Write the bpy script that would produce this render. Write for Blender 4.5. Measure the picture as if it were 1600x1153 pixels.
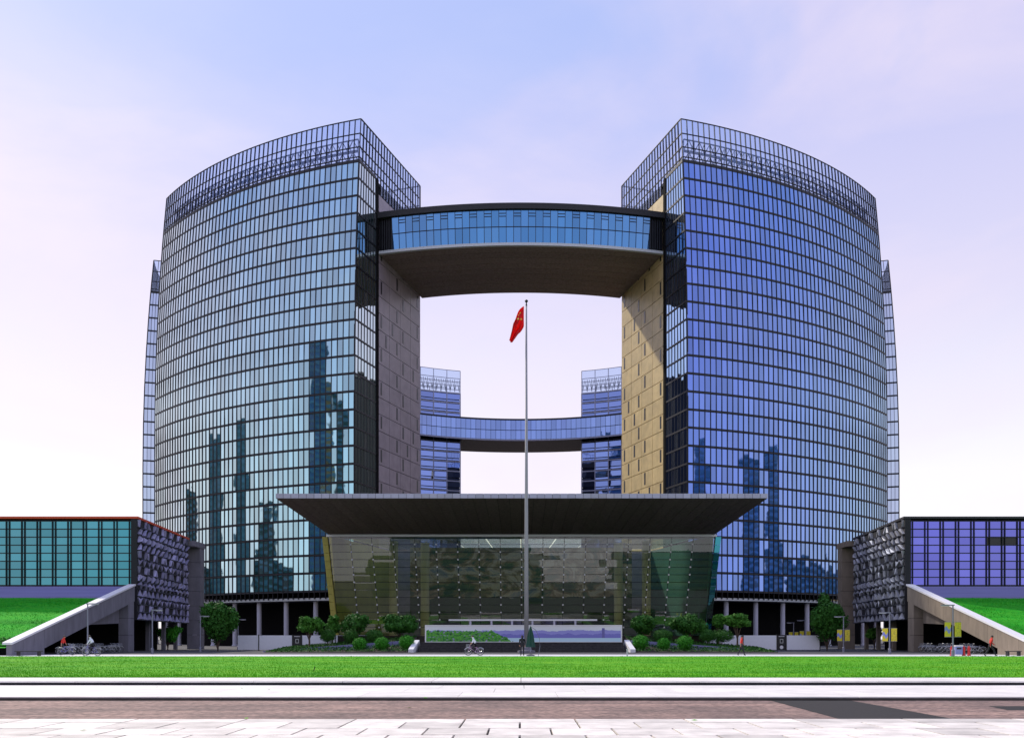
import bpy, bmesh, math, random
from mathutils import Vector, Matrix, noise
random.seed(7)
rnd = random.random
R = math.radians
S = bpy.context.scene
for o in list(bpy.data.objects): bpy.data.objects.remove(o)

# ------------------------------------------------------------------ camera
EYE, F = 1.55, 1500.0            # eye height; focal length in photo pixels (photo 1600 wide)
cd = bpy.data.cameras.new('camera'); cam = bpy.data.objects.new('camera', cd)
S.collection.objects.link(cam); S.camera = cam
cam.location = (0, 0, EYE); cam.rotation_euler = (R(90), 0, 0)
cd.sensor_width = 36; cd.lens = F / 1600 * 36
cd.shift_x = -14 / 1600; cd.shift_y = (998 - 576.5) / 1600
cd.clip_start = 0.1; cd.clip_end = 12000
S.render.resolution_x, S.render.resolution_y = 1024, 737

# ------------------------------------------------------------------ sky, sun, exposure
SUN_EL, SUN_AZ = 40.0, -44.0     # azimuth from +Y towards +X: sun stands behind and to the left of the towers
w = bpy.data.worlds.new('World'); S.world = w; w.use_nodes = True
nt = w.node_tree; nt.nodes.clear()
def N(tree, typ, **kw):
    n = tree.nodes.new(typ)
    for k, v in kw.items():
        if k == 'inp':
            for a, b in v.items():
                if isinstance(b, bpy.types.NodeSocket): tree.links.new(b, n.inputs[a])
                else: n.inputs[a].default_value = b
        else: setattr(n, k, v)
    return n
def ramp(tree, fac, stops, interp='LINEAR'):
    n = tree.nodes.new('ShaderNodeValToRGB'); tree.links.new(fac, n.inputs[0])
    n.color_ramp.interpolation = interp
    el = n.color_ramp.elements
    while len(el) < len(stops): el.new(0.5)
    for e, (p, c) in zip(el, stops):
        e.position = p; e.color = tuple(c) + (1,) if len(c) == 3 else c
    return n.outputs[0]
def mixc(tree, fac, a, b, mode='MIX'):
    n = tree.nodes.new('ShaderNodeMix'); n.data_type = 'RGBA'; n.blend_type = mode
    for s, v in ((0, fac), (6, a), (7, b)):
        if isinstance(v, bpy.types.NodeSocket): tree.links.new(v, n.inputs[s])
        else: n.inputs[s].default_value = v if s == 0 else (tuple(v) + (1,) if len(v) == 3 else v)
    return n.outputs[2]
def mth(tree, op, a, b=0.0, clamp=False):
    n = tree.nodes.new('ShaderNodeMath'); n.operation = op; n.use_clamp = clamp
    for s, v in ((0, a), (1, b)):
        if isinstance(v, bpy.types.NodeSocket): tree.links.new(v, n.inputs[s])
        else: n.inputs[s].default_value = v
    return n.outputs[0]
sky = N(nt, 'ShaderNodeTexSky', sky_type='NISHITA', sun_disc=False)
sky.sun_elevation = R(SUN_EL); sky.sun_rotation = R(SUN_AZ); sky.air_density = 1.0; sky.dust_density = 2.0; sky.ozone_density = 2.0
tc = N(nt, 'ShaderNodeTexCoord')
sep = N(nt, 'ShaderNodeSeparateXYZ', inp={0: tc.outputs['Generated']})
# thin bright veil of high cloud: nearly white low down, lavender higher up
veil = ramp(nt, sep.outputs[2], [(0.0, (10.0, 9.7, 9.8)), (0.16, (9.5, 9.2, 9.7)), (0.32, (7.3, 6.9, 8.9)), (0.50, (5.4, 5.5, 8.7)), (1.0, (3.8, 4.5, 8.2))])
SKY_OFF = (2.6, 9.3, 0.7)
mp = N(nt, 'ShaderNodeMapping', inp={0: tc.outputs['Generated'], 1: SKY_OFF, 3: (1.0, 1.0, 2.6)})
n1 = N(nt, 'ShaderNodeTexNoise', inp={0: mp.outputs[0], 'Scale': 2.1, 'Detail': 7.0, 'Roughness': 0.55, 'Distortion': 0.4})
cl = ramp(nt, n1.outputs[0], [(0.42, (0, 0, 0)), (0.68, (1, 1, 1))])
hi = ramp(nt, sep.outputs[2], [(0.36, (0, 0, 0)), (0.52, (1, 1, 1))])
veil2 = mixc(nt, mth(nt, 'MULTIPLY', cl, 0.75), veil, (8.7, 7.6, 8.9))
n2 = N(nt, 'ShaderNodeTexNoise', inp={0: mp.outputs[0], 'Scale': 1.5, 'Detail': 6.0, 'Roughness': 0.55, 'Distortion': .5})
bl = mth(nt, 'MULTIPLY', ramp(nt, n2.outputs[0], [(0.46, (0, 0, 0)), (0.60, (1, 1, 1))]), mth(nt, 'MULTIPLY', hi, 0.75))
veil3 = mixc(nt, bl, veil2, (3.9, 5.0, 8.9))
skyc = mixc(nt, 0.86, sky.outputs[0], veil3)
bg = N(nt, 'ShaderNodeBackground', inp={0: skyc, 1: 0.1})
wo = N(nt, 'ShaderNodeOutputWorld', inp={0: bg.outputs[0]})
sd = bpy.data.lights.new('sun', 'SUN'); sd.energy = 3.2; sd.angle = R(2.0); sd.color = (1.0, 0.90, 0.74)
sun = bpy.data.objects.new('sun', sd); S.collection.objects.link(sun)
sdir = Vector((math.sin(R(SUN_AZ)) * math.cos(R(SUN_EL)), math.cos(R(SUN_AZ)) * math.cos(R(SUN_EL)), math.sin(R(SUN_EL))))
sun.rotation_euler = sdir.to_track_quat('Z', 'Y').to_euler(); sun.location = sdir * 400
vs = S.view_settings; vs.view_transform = 'Standard'; vs.look = 'None'; vs.exposure = 0.22; vs.gamma = 1.0; vs.use_curve_mapping = False
S.render.engine = 'CYCLES'
S.cycles.max_bounces = 8; S.cycles.transparent_max_bounces = 16; S.cycles.caustics_reflective = False; S.cycles.caustics_refractive = False

# ------------------------------------------------------------------ materials
MATS = {}
def mat(name, col, rough=0.7, metal=0.0, var=0.0, scale=3.0, bump=0.0, spec=0.5, col2=None, detail=6.0, objvar=0.0, bdist=0.02, stretch=None):
    if name in MATS: return MATS[name]
    m = bpy.data.materials.new(name); m.use_nodes = True; t = m.node_tree
    b = t.nodes['Principled BSDF']; b.inputs['Roughness'].default_value = rough; b.inputs['Metallic'].default_value = metal
    b.inputs['Specular IOR Level'].default_value = spec
    b.inputs['Base Color'].default_value = tuple(col) + (1,)
    out = None
    if var or col2 or bump:
        tcn = N(t, 'ShaderNodeNewGeometry')
        vec = tcn.outputs['Position']
        if stretch: vec = N(t, 'ShaderNodeMapping', inp={0: vec, 3: stretch}).outputs[0]
        nz = N(t, 'ShaderNodeTexNoise', inp={0: vec, 'Scale': scale, 'Detail': detail, 'Roughness': 0.6})
        if col2: out = mixc(t, ramp(t, nz.outputs[0], [(0.35, (0, 0, 0)), (0.65, (1, 1, 1))]), col, col2)
        else:
            f = ramp(t, nz.outputs[0], [(0.25, (1 - var,) * 3), (0.75, (1 + var,) * 3)])
            out = mixc(t, 1.0, col, f, 'MULTIPLY')
        if bump:
            bp = N(t, 'ShaderNodeBump', inp={'Strength': bump, 'Distance': bdist, 'Height': nz.outputs[0]})
            t.links.new(bp.outputs[0], b.inputs['Normal'])
    if objvar:
        oi = N(t, 'ShaderNodeObjectInfo')
        f = ramp(t, oi.outputs['Random'], [(0, (1 - objvar,) * 3), (1, (1 + objvar,) * 3)])
        out = mixc(t, 1.0, out if out else col, f, 'MULTIPLY')
    if out: t.links.new(out, b.inputs['Base Color'])
    MATS[name] = m; return m
def mirror_glass(name, col, dark, rough=0.02, var=0.18, wob=0.012, edge=(0.95, 0.95, 0.92), power=1.35):
    """coated curtain-wall glass: a tinted mirror over dim rooms, every pane a little different"""
    m = bpy.data.materials.new(name); m.use_nodes = True; t = m.node_tree; t.nodes.clear()
    g = N(t, 'ShaderNodeNewGeometry'); oi = N(t, 'ShaderNodeObjectInfo')
    r = mth(t, 'FRACT', mth(t, 'ADD', g.outputs['Random Per Island'], oi.outputs['Random']))
    f = ramp(t, r, [(0, (1 - var,) * 3), (0.55, (1, 1, 1)), (1, (1 + var * .7,) * 3)])
    c = mixc(t, 1.0, col, f, 'MULTIPLY')
    lw = N(t, 'ShaderNodeLayerWeight', inp={0: 0.5})
    c = mixc(t, mth(t, 'POWER', lw.outputs['Facing'], power), c, edge)
    nz = N(t, 'ShaderNodeTexNoise', inp={0: g.outputs['Position'], 'Scale': 0.22, 'Detail': 2.0})
    bp = N(t, 'ShaderNodeBump', inp={'Strength': wob * 10, 'Distance': 0.10, 'Height': nz.outputs[0]})
    p = N(t, 'ShaderNodeBsdfPrincipled', inp={'Base Color': c, 'Metallic': 1.0, 'Roughness': rough, 'Normal': bp.outputs[0]})
    room = mixc(t, ramp(t, mth(t, 'FRACT', mth(t, 'MULTIPLY', r, 7.3)), [(0.6, (0, 0, 0)), (0.95, (1, 1, 1))]), dark, (0.30, 0.33, 0.34))
    d = N(t, 'ShaderNodeBsdfDiffuse', inp={0: room})
    mx = N(t, 'ShaderNodeMixShader', inp={0: 0.88, 1: d.outputs[0], 2: p.outputs[0]})
    N(t, 'ShaderNodeOutputMaterial', inp={0: mx.outputs[0]})
    MATS[name] = m; return m
def clear_glass(name, tint, refl=0.10, rough=0.0, opac=0.0, oc=(0.1, 0.1, 0.1)):
    m = bpy.data.materials.new(name); m.use_nodes = True; t = m.node_tree; t.nodes.clear()
    lw = N(t, 'ShaderNodeLayerWeight', inp={0: 0.5}); ge = N(t, 'ShaderNodeNewGeometry')   # Schlick reflectance, outer face only
    sch = mth(t, 'ADD', mth(t, 'MULTIPLY', mth(t, 'POWER', lw.outputs['Facing'], 5.0), 1 - refl), refl)
    fac = mth(t, 'MULTIPLY', sch, mth(t, 'SUBTRACT', 1.0, ge.outputs['Backfacing']))
    tr = N(t, 'ShaderNodeBsdfTransparent', inp={0: tuple(tint) + (1,)})
    src = tr.outputs[0]
    if opac:
        d = N(t, 'ShaderNodeBsdfDiffuse', inp={0: tuple(oc) + (1,)})
        src = N(t, 'ShaderNodeMixShader', inp={0: opac, 1: src, 2: d.outputs[0]}).outputs[0]
    gl = N(t, 'ShaderNodeBsdfGlossy', inp={0: (0.9, 0.93, 1, 1), 'Roughness': rough})
    mx = N(t, 'ShaderNodeMixShader', inp={0: fac, 1: src, 2: gl.outputs[0]})
    N(t, 'ShaderNodeOutputMaterial', inp={0: mx.outputs[0]})
    MATS[name] = m; return m

mirror_glass('glass_west', (0.27, 0.55, 0.69), (0.03, 0.09, 0.09), var=0.30, power=1.05, edge=(0.96, 0.98, 0.93))  # cyan-white of the left sky's reflection put into the tint
mirror_glass('glass_pale', (0.50, 0.60, 0.80), (0.10, 0.12, 0.16), var=0.1)
mirror_glass('glass_east', (0.13, 0.22, 0.70), (0.02, 0.03, 0.08), edge=(0.58, 0.86, 0.96), var=0.24, power=1.2)  # violet-blue of the right sky's reflection put into the tint
mirror_glass('glass_bridge', (0.075, 0.25, 0.56), (0.02, 0.04, 0.07))
mirror_glass('glass_rear', (0.20, 0.30, 0.66), (0.05, 0.07, 0.10))
mirror_glass('glass_wing_west', (0.045, 0.28, 0.36), (0.01, 0.05, 0.06))
mirror_glass('glass_wing_east', (0.13, 0.14, 0.62), (0.03, 0.03, 0.08))
mirror_glass('glass_back', (0.17, 0.25, 0.62), (0.04, 0.05, 0.09))
mirror_glass('glass_city', (0.08, 0.18, 0.24), (0.03, 0.08, 0.09), rough=0.3)
clear_glass('glass_crown', (0.80, 0.86, 0.96), 0.24)
clear_glass('glass_hall', (0.86, 0.92, 0.80), 0.085, 0.0, 0.04, (0.20, 0.19, 0.08))
mat('mullion', (0.012, 0.013, 0.018), 0.4, 0.3)
mat('band', (0.016, 0.018, 0.024), 0.45, 0.2)
mat('steel', (0.45, 0.47, 0.50), 0.35, 0.8)
mat('back_frame', (0.34, 0.36, 0.48), 0.5)
mat('core', (0.02, 0.02, 0.024), 0.9)
mat('dark_void', (0.008, 0.008, 0.009), 0.95, spec=0.1)  # gloom of undercrofts and recesses put into a near-black colour
mat('stone', (0.62, 0.49, 0.24), 0.42, var=0.2, scale=0.5, bump=0.15, objvar=0.07)  # gold of the sunlit right end wall put into the stone colour
mat('stone_shaded', (0.34, 0.29, 0.34), 0.40, var=0.2, scale=0.5, bump=0.15, objvar=0.07)  # same stone, with the shaded left wall's grey-violet in its colour
mat('slot', (0.015, 0.016, 0.02), 0.3)
mat('soffit', (0.25, 0.195, 0.19), 0.65, var=0.4, scale=2.5, bump=0.2, objvar=0.08, spec=0.25)
mat('fascia', (0.40, 0.42, 0.52), 0.4, 0.3, objvar=0.12)
mat('roof_dark', (0.02, 0.02, 0.025), 0.6)
mat('white_trim', (0.62, 0.66, 0.72), 0.5)
mat('column', (0.50, 0.50, 0.58), 0.5, var=0.06, scale=1.0)
mat('hall_column', (0.72, 0.60, 0.38), 0.6, var=0.06)
mat('olive', (0.46, 0.42, 0.09), 0.7, var=0.15, scale=0.5)
mat('hall_green', (0.03, 0.15, 0.09), 0.7, var=0.15, scale=0.5)
mat('hall_floor', (0.10, 0.09, 0.085), 0.3)
mat('concrete', (0.19, 0.185, 0.22), 0.85, var=0.22, scale=1.3, bump=0.3, stretch=(1, 1, .35))  # bluish shade of the left ramp walls put into the colour
mat('concrete_sunlit', (0.23, 0.19, 0.15), 0.85, var=0.22, scale=1.3, bump=0.3, stretch=(1, 1, .35))  # same concrete, with the right side's warm sunlight in its colour
mat('coping_white', (0.74, 0.74, 0.76), 0.7, var=0.05)
mat('screen_back', (0.018, 0.018, 0.024), 0.8)
mat('screen_tile', (0.36, 0.35, 0.56), 0.5, 0.2, objvar=0.3)  # bluish tone of the shaded left screen put into the tiles
mat('screen_tile_e', (0.36, 0.37, 0.42), 0.5, 0.2, objvar=0.3)  # same tiles, with the sunlit right screen's pale grey in the colour
mat('violet_metal', (0.20, 0.19, 0.40), 0.45, 0.3, var=0.12, scale=1.2, stretch=(.1, 1, 4))
mat('coping_fringe_red', (0.62, 0.07, 0.02), 0.6, var=0.1)  # red halo fringe along the roof edge, put into the coping colour
mat('asphalt_dark', (0.06, 0.06, 0.066), 0.9, var=0.3, scale=5, bump=0.2)
mat('road', (0.25, 0.175, 0.15), 0.9, var=0.75, scale=7.0, bump=0.5, detail=9)
_t = MATS['road'].node_tree; _b = _t.nodes['Principled BSDF']; _src = _b.inputs['Base Color'].links[0].from_socket
_g = N(_t, 'ShaderNodeNewGeometry')                   # long tyre-worn lanes and broad stains
_n1 = N(_t, 'ShaderNodeTexNoise', inp={0: N(_t, 'ShaderNodeMapping', inp={0: _g.outputs['Position'], 3: (.05, 1.6, 1)}).outputs[0], 'Scale': 1.0, 'Detail': 6.0, 'Roughness': .7})
_n2 = N(_t, 'ShaderNodeTexNoise', inp={0: _g.outputs['Position'], 'Scale': .35, 'Detail': 7.0, 'Roughness': .7})
_c = mixc(_t, 1.0, _src, ramp(_t, _n1.outputs[0], [(.35, (.62, .62, .64)), (.62, (1.25, 1.2, 1.15))]), 'MULTIPLY')
_c = mixc(_t, 1.0, _c, ramp(_t, _n2.outputs[0], [(.38, (.7, .7, .72)), (.6, (1.15, 1.12, 1.1))]), 'MULTIPLY')
_t.links.new(_c, _b.inputs['Base Color'])
mat('road_dark', (0.012, 0.011, 0.011), 0.9, var=0.5, scale=9.0, bump=0.5, detail=9)
mat('paving', (0.76, 0.73, 0.69), 0.7, var=0.16, scale=1.2, bump=0.15, objvar=0.07)
mat('paving_near', (0.70, 0.66, 0.60), 0.7, var=0.30, scale=1.7, bump=0.25, objvar=0.22, detail=9)
mat('joint', (0.06, 0.055, 0.05), 0.95, var=0.3)
mat('kerb_dark', (0.025, 0.025, 0.03), 0.8, var=0.3, scale=4)  # dark of the kerb's shaded front face put into its colour
mat('path', (0.66, 0.65, 0.68), 0.8, var=0.08)
mat('ground', (0.10, 0.10, 0.09), 0.95, var=0.25, scale=.3)
mat('lawn', (0.06, 0.36, 0.012), 0.95, col2=(0.16, 0.42, 0.022), scale=1.6, detail=10, bump=0.4, spec=0.1, stretch=(.5, 1, 1))
mat('bank', (0.010, 0.34, 0.02), 0.95, col2=(0.06, 0.42, 0.02), scale=3.5, detail=9, bump=0.5, spec=0.1)
mat('grass_blade', (0.09, 0.45, 0.015), 0.8, col2=(0.22, 0.52, 0.03), scale=1.1, spec=0.1)
for _n in ('lawn', 'grass_blade', 'bank'):            # broad worn and lush patches and faint mowing lanes
    _t = MATS[_n].node_tree; _b = _t.nodes['Principled BSDF']; _src = _b.inputs['Base Color'].links[0].from_socket
    _g = N(_t, 'ShaderNodeNewGeometry'); _s = N(_t, 'ShaderNodeSeparateXYZ', inp={0: _g.outputs['Position']})
    _m = N(_t, 'ShaderNodeMapping', inp={0: _g.outputs['Position'], 3: (.10, .30, .3)})
    _nz = N(_t, 'ShaderNodeTexNoise', inp={0: _m.outputs[0], 'Scale': 1.0, 'Detail': 8.0, 'Roughness': .65})
    _k = ramp(_t, _nz.outputs[0], [(.36, (.50, .72, .6)), (.5, (1, 1, 1)), (.64, (1.3, 1.1, 1.2))])
    _c = mixc(_t, 1.0, _src, _k, 'MULTIPLY')
    _w = mth(_t, 'GREATER_THAN', mth(_t, 'SINE', mth(_t, 'MULTIPLY', _s.outputs[1], 1.6)), 0.0)
    _c = mixc(_t, mth(_t, 'MULTIPLY', _w, .14), _c, (0.02, 0.12, 0.01))
    _t.links.new(_c, _b.inputs['Base Color'])
mat('leaf', (0.04, 0.16, 0.018), 0.7, col2=(0.075, 0.22, 0.025), scale=2.2, spec=0.2)
mat('leaf_dark', (0.022, 0.10, 0.014), 0.7, col2=(0.045, 0.16, 0.018), scale=2.2, spec=0.2)
mat('leaf_bright', (0.03, 0.22, 0.012), 0.7, col2=(0.06, 0.30, 0.02), scale=4.0, spec=0.2)
mat('bark', (0.10, 0.07, 0.05), 0.9, var=0.3)
mat('soil', (0.035, 0.03, 0.022), 0.95, var=0.3)
mat('step_stone', (0.035, 0.034, 0.036), 0.85, var=0.5, scale=3.5, bump=0.4)
mat('hoarding', (0.80, 0.82, 0.86), 0.5, var=0.04, objvar=0.04)
mat('sign_black', (0.012, 0.012, 0.014), 0.5)
mat('white_paint', (0.8, 0.8, 0.8), 0.5)
mat('lamp_metal', (0.22, 0.23, 0.30), 0.4, 0.5)
mat('lamp_lens', (0.75, 0.77, 0.8), 0.3)
mat('pole_metal', (0.33, 0.33, 0.35), 0.6, 0.1)
mat('flag_red', (0.88, 0.02, 0.03), 0.6)
_t = MATS['flag_red'].node_tree; _p = _t.nodes['Principled BSDF']
_tl = N(_t, 'ShaderNodeBsdfTranslucent', inp={0: (1.0, 0.03, 0.04, 1)})
_mx = N(_t, 'ShaderNodeMixShader', inp={0: 0.5, 1: _p.outputs[0], 2: _tl.outputs[0]})
_t.links.new(_mx.outputs[0], _t.nodes['Material Output'].inputs[0])
mat('flag_star', (0.85, 0.62, 0.08), 0.6)
mat('skin', (0.42, 0.23, 0.15), 0.6)
mat('hair', (0.012, 0.010, 0.010), 0.6)
mat('shirt_white', (0.72, 0.76, 0.82), 0.8)
mat('shirt_red', (0.62, 0.03, 0.02), 0.8)
mat('jacket_black', (0.015, 0.015, 0.02), 0.8)
mat('trousers', (0.018, 0.018, 0.024), 0.85)
mat('trousers_navy', (0.02, 0.02, 0.035), 0.85)
mat('tyre', (0.02, 0.02, 0.02), 0.8)
mat('bike_violet', (0.18, 0.17, 0.42), 0.35, 0.3)
mat('bike_pink', (0.45, 0.28, 0.45), 0.35, 0.3)
mat('bike_silver', (0.55, 0.57, 0.6), 0.3, 0.6)
mat('umbrella_green', (0.008, 0.06, 0.045), 0.7, var=.15)
mat('red_plastic', (0.60, 0.03, 0.03), 0.45)
mat('blue_bin', (0.22, 0.28, 0.55), 0.5)
mat('city_wall', (0.10, 0.24, 0.26), 0.8, var=.2, scale=.05)
mat('city_blue', (0.07, 0.17, 0.30), 0.8, var=.2, scale=.05)
mat('city_tan', (0.38, 0.28, 0.10), 0.8, var=.2, scale=.05)
mat('city_green', (0.05, 0.11, 0.09), 0.8, var=.2, scale=.05)

def paint_nodes(name, rough=0.6):
    m = bpy.data.materials.new(name); m.use_nodes = True; MATS[name] = m
    t = m.node_tree; b = t.nodes['Principled BSDF']; b.inputs['Roughness'].default_value = rough
    g = N(t, 'ShaderNodeTexCoord'); s = N(t, 'ShaderNodeSeparateXYZ', inp={0: g.outputs['Generated']})
    return m, t, b, g.outputs['Generated'], s.outputs[0], s.outputs[2]
# printed lake panorama on the long banner
m, t, b, gv, gx, gz = paint_nodes('panorama_print', 0.45)
def ridge(scale, off, amp, base):
    v = N(t, 'ShaderNodeCombineXYZ', inp={0: mth(t, 'MULTIPLY', gx, scale), 1: off})
    n = N(t, 'ShaderNodeTexNoise', inp={0: v.outputs[0], 'Scale': 1.0, 'Detail': 5.0, 'Roughness': .6})
    return mth(t, 'ADD', mth(t, 'MULTIPLY', n.outputs[0], amp), base)
c = mixc(t, ramp(t, gz, [(.35, (0, 0, 0)), (.95, (1, 1, 1))]), (0.66, 0.78, 0.86), (0.84, 0.86, 0.86))
c = mixc(t, mth(t, 'LESS_THAN', gz, ridge(7, 1.0, .75, .34)), c, (0.34, 0.34, 0.74))
c = mixc(t, mth(t, 'LESS_THAN', gz, ridge(16, 5.0, .55, .22)), c, (0.22, 0.21, 0.62))
pag = mth(t, 'MULTIPLY', mth(t, 'LESS_THAN', mth(t, 'ABSOLUTE', mth(t, 'SUBTRACT', gx, .91)), .007), mth(t, 'LESS_THAN', gz, .88))
c = mixc(t, pag, c, (0.16, 0.15, 0.42))
c = mixc(t, mth(t, 'LESS_THAN', gz, .24), c, (0.56, 0.80, 0.90))
left = mth(t, 'LESS_THAN', gx, mth(t, 'ADD', .50, mth(t, 'MULTIPLY', ridge(30, 2, .12, -.06), 1.0)))
trees = mth(t, 'MULTIPLY', left, mth(t, 'LESS_THAN', gz, mth(t, 'SUBTRACT', ridge(26, 9.0, 1.1, .14), mth(t, 'MULTIPLY', mth(t, 'MAXIMUM', mth(t, 'SUBTRACT', gx, .34), 0.0), 6.5))))
ng = N(t, 'ShaderNodeTexNoise', inp={0: N(t, 'ShaderNodeMapping', inp={0: gv, 3: (60, 1, 9)}).outputs[0], 'Scale': 1.0, 'Detail': 5.0})
green = ramp(t, ng.outputs[0], [(.34, (.01, .03, .02)), (.44, (.02, .25, .03)), (.52, (.14, .55, .03)), (.58, (.02, .12, .03)), (.66, (.40, .42, .60))])
c = mixc(t, trees, c, green)
t.links.new(c, b.inputs['Base Color'])
# mottled panel inside the hall: brown, pale and dark green areas
m, t, b, gv, gx, gz = paint_nodes('mottled_print', 0.7)
nz = N(t, 'ShaderNodeTexNoise', inp={0: N(t, 'ShaderNodeMapping', inp={0: gv, 3: (7, 1, 3.2)}).outputs[0], 'Scale': 1.3, 'Detail': 8.0, 'Roughness': .62, 'Distortion': 0.7})
c = ramp(t, nz.outputs[0], [(.32, (.03, .07, .035)), (.43, (.09, .14, .06)), (.50, (.34, .22, .11)), (.57, (.66, .52, .36)), (.66, (.22, .25, .28)), (.76, (.60, .24, .10))])
c = mixc(t, mth(t, 'LESS_THAN', gz, ridge(9, 3.0, .25, .18)), c, (0.04, 0.07, 0.035))
c = mixc(t, mth(t, 'LESS_THAN', gz, ridge(5, 7.0, .10, .02)), c, (0.34, 0.29, 0.28))
t.links.new(c, b.inputs['Base Color'])
# yellow lamp-post flag print
m, t, b, gv, gx, gz = paint_nodes('pennant_print')
wv = mth(t, 'ADD', .62, mth(t, 'MULTIPLY', mth(t, 'SINE', mth(t, 'MULTIPLY', gx, 7.0)), .12))
c = mixc(t, mth(t, 'MULTIPLY', mth(t, 'LESS_THAN', gz, wv), mth(t, 'GREATER_THAN', gz, mth(t, 'SUBTRACT', wv, .30))), (0.66, 0.56, 0.03), (0.24, 0.27, 0.62))
t.links.new(c, b.inputs['Base Color'])
m, t, b, gv, gx, gz = paint_nodes('pennant_plain')
ns = N(t, 'ShaderNodeTexNoise', inp={0: N(t, 'ShaderNodeMapping', inp={0: gv, 3: (2, 1, 14)}).outputs[0], 'Scale': 1.5})
c = mixc(t, ramp(t, ns.outputs[0], [(.55, (0, 0, 0)), (.6, (1, 1, 1))]), (0.66, 0.56, 0.03), (0.30, 0.25, 0.05))
t.links.new(c, b.inputs['Base Color'])

# ------------------------------------------------------------------ helpers
COL = S.collection
ROOT = {}                                   # object name -> world location of its root
class MB:
    """collects faces; build() links them as one mesh object (world coordinates in, root-relative out)"""
    def __init__(s): s.v = []; s.f = []; s.m = []
    def quad(s, a, b, c, d, mi=0):
        i = len(s.v); s.v += [tuple(a), tuple(b), tuple(c), tuple(d)]; s.f.append((i, i + 1, i + 2, i + 3)); s.m.append(mi)
    def poly(s, pts, mi=0):
        i = len(s.v); s.v += [tuple(p) for p in pts]; s.f.append(tuple(range(i, i + len(pts)))); s.m.append(mi)
    def hexa(s, p, mi=0):                   # p: 8 corners, bottom loop then top loop
        i = len(s.v); s.v += [tuple(q) for q in p]
        for f in ((3, 2, 1, 0), (4, 5, 6, 7), (0, 1, 5, 4), (1, 2, 6, 5), (2, 3, 7, 6), (3, 0, 4, 7)):
            s.f.append(tuple(i + k for k in f)); s.m.append(mi)
    def box(s, x0, x1, y0, y1, z0, z1, mi=0):
        s.hexa([(x0, y0, z0), (x1, y0, z0), (x1, y1, z0), (x0, y1, z0), (x0, y0, z1), (x1, y0, z1), (x1, y1, z1), (x0, y1, z1)], mi)
    def prism(s, pts, y0, y1, mi=0):        # polygon in XZ pushed along Y
        a = [(x, y0, z) for x, z in pts]; b_ = [(x, y1, z) for x, z in pts]; i = len(s.v); n = len(pts)
        s.v += a + b_; s.f.append(tuple(i + k for k in range(n))); s.f.append(tuple(i + n + k for k in reversed(range(n)))); s.m += [mi, mi]
        for k in range(n):
            j = (k + 1) % n; s.f.append((i + k, i + n + k, i + n + j, i + j)); s.m.append(mi)
    def slab(s, pts, z0, z1, mi=0):         # polygon in XY pushed along Z
        n = len(pts); i = len(s.v)
        s.v += [(x, y, z0) for x, y in pts] + [(x, y, z1) for x, y in pts]
        s.f.append(tuple(i + k for k in reversed(range(n)))); s.f.append(tuple(i + n + k for k in range(n))); s.m += [mi, mi]
        for k in range(n):
            j = (k + 1) % n; s.f.append((i + k, i + j, i + n + j, i + n + k)); s.m.append(mi)
    def tube(s, pts, rs, n=8, mi=0, cap=True):
        pts = [Vector(p) for p in pts]
        if not isinstance(rs, (list, tuple)): rs = [rs] * len(pts)
        rings = []
        for k, p in enumerate(pts):
            d = (pts[min(k + 1, len(pts) - 1)] - pts[max(k - 1, 0)])
            if d.length < 1e-9: d = Vector((0, 0, 1))
            d.normalize(); u = d.cross(Vector((0, 0, 1)))
            if u.length < 0.05: u = d.cross(Vector((1, 0, 0)))
            u.normalize(); w_ = d.cross(u); i = len(s.v)
            for q in range(n):
                a = 2 * math.pi * q / n; s.v.append(tuple(p + (u * math.cos(a) + w_ * math.sin(a)) * rs[k]))
            rings.append(i)
        for a, b_ in zip(rings, rings[1:]):
            for q in range(n):
                r_ = (q + 1) % n; s.f.append((a + q, b_ + q, b_ + r_, a + r_)); s.m.append(mi)
        if cap:
            s.f.append(tuple(rings[0] + q for q in range(n))); s.f.append(tuple(rings[-1] + q for q in reversed(range(n)))); s.m += [mi, mi]
    def lathe(s, prof, c=(0, 0, 0), n=16, mi=0):
        rings = []
        for r_, z in prof:
            i = len(s.v); rings.append(i)
            for q in range(n):
                a = 2 * math.pi * q / n; s.v.append((c[0] + r_ * math.cos(a), c[1] + r_ * math.sin(a), c[2] + z))
        for a, b_ in zip(rings, rings[1:]):
            for q in range(n):
                k = (q + 1) % n; s.f.append((a + q, a + k, b_ + k, b_ + q)); s.m.append(mi)
        s.f.append(tuple(rings[0] + q for q in reversed(range(n)))); s.f.append(tuple(rings[-1] + q for q in range(n))); s.m += [mi, mi]
    def mesh(s, name, mats, off=(0, 0, 0), smooth=False):
        me = bpy.data.meshes.new(name)
        ox, oy, oz = off
        me.from_pydata([(x - ox, y - oy, z - oz) for x, y, z in s.v], [], s.f)
        for k in (mats if isinstance(mats, (list, tuple)) else [mats]): me.materials.append(MATS[k])
        if len(me.materials) > 1: me.polygons.foreach_set('material_index', s.m)
        if smooth: me.polygons.foreach_set('use_smooth', [True] * len(me.polygons))
        me.update(); return me
    def build(s, name, mats, parent=None, loc=None, smooth=False, local=False):
        if parent is not None: off = (0, 0, 0) if local else ROOT[parent.name]
        else: off = loc if loc is not None else (0, 0, 0)
        o = bpy.data.objects.new(name, s.mesh(name, mats, off, smooth)); COL.objects.link(o)
        if parent is not None: o.parent = parent; ROOT[o.name] = ROOT[parent.name]
        else: o.location = off; ROOT[o.name] = tuple(off)
        return o
def tag(o, label=None, cat=None, group=None, kind=None):
    if label: o['label'] = label
    if cat: o['category'] = cat
    if group: o['group'] = group
    if kind: o['kind'] = kind
    return o
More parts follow.
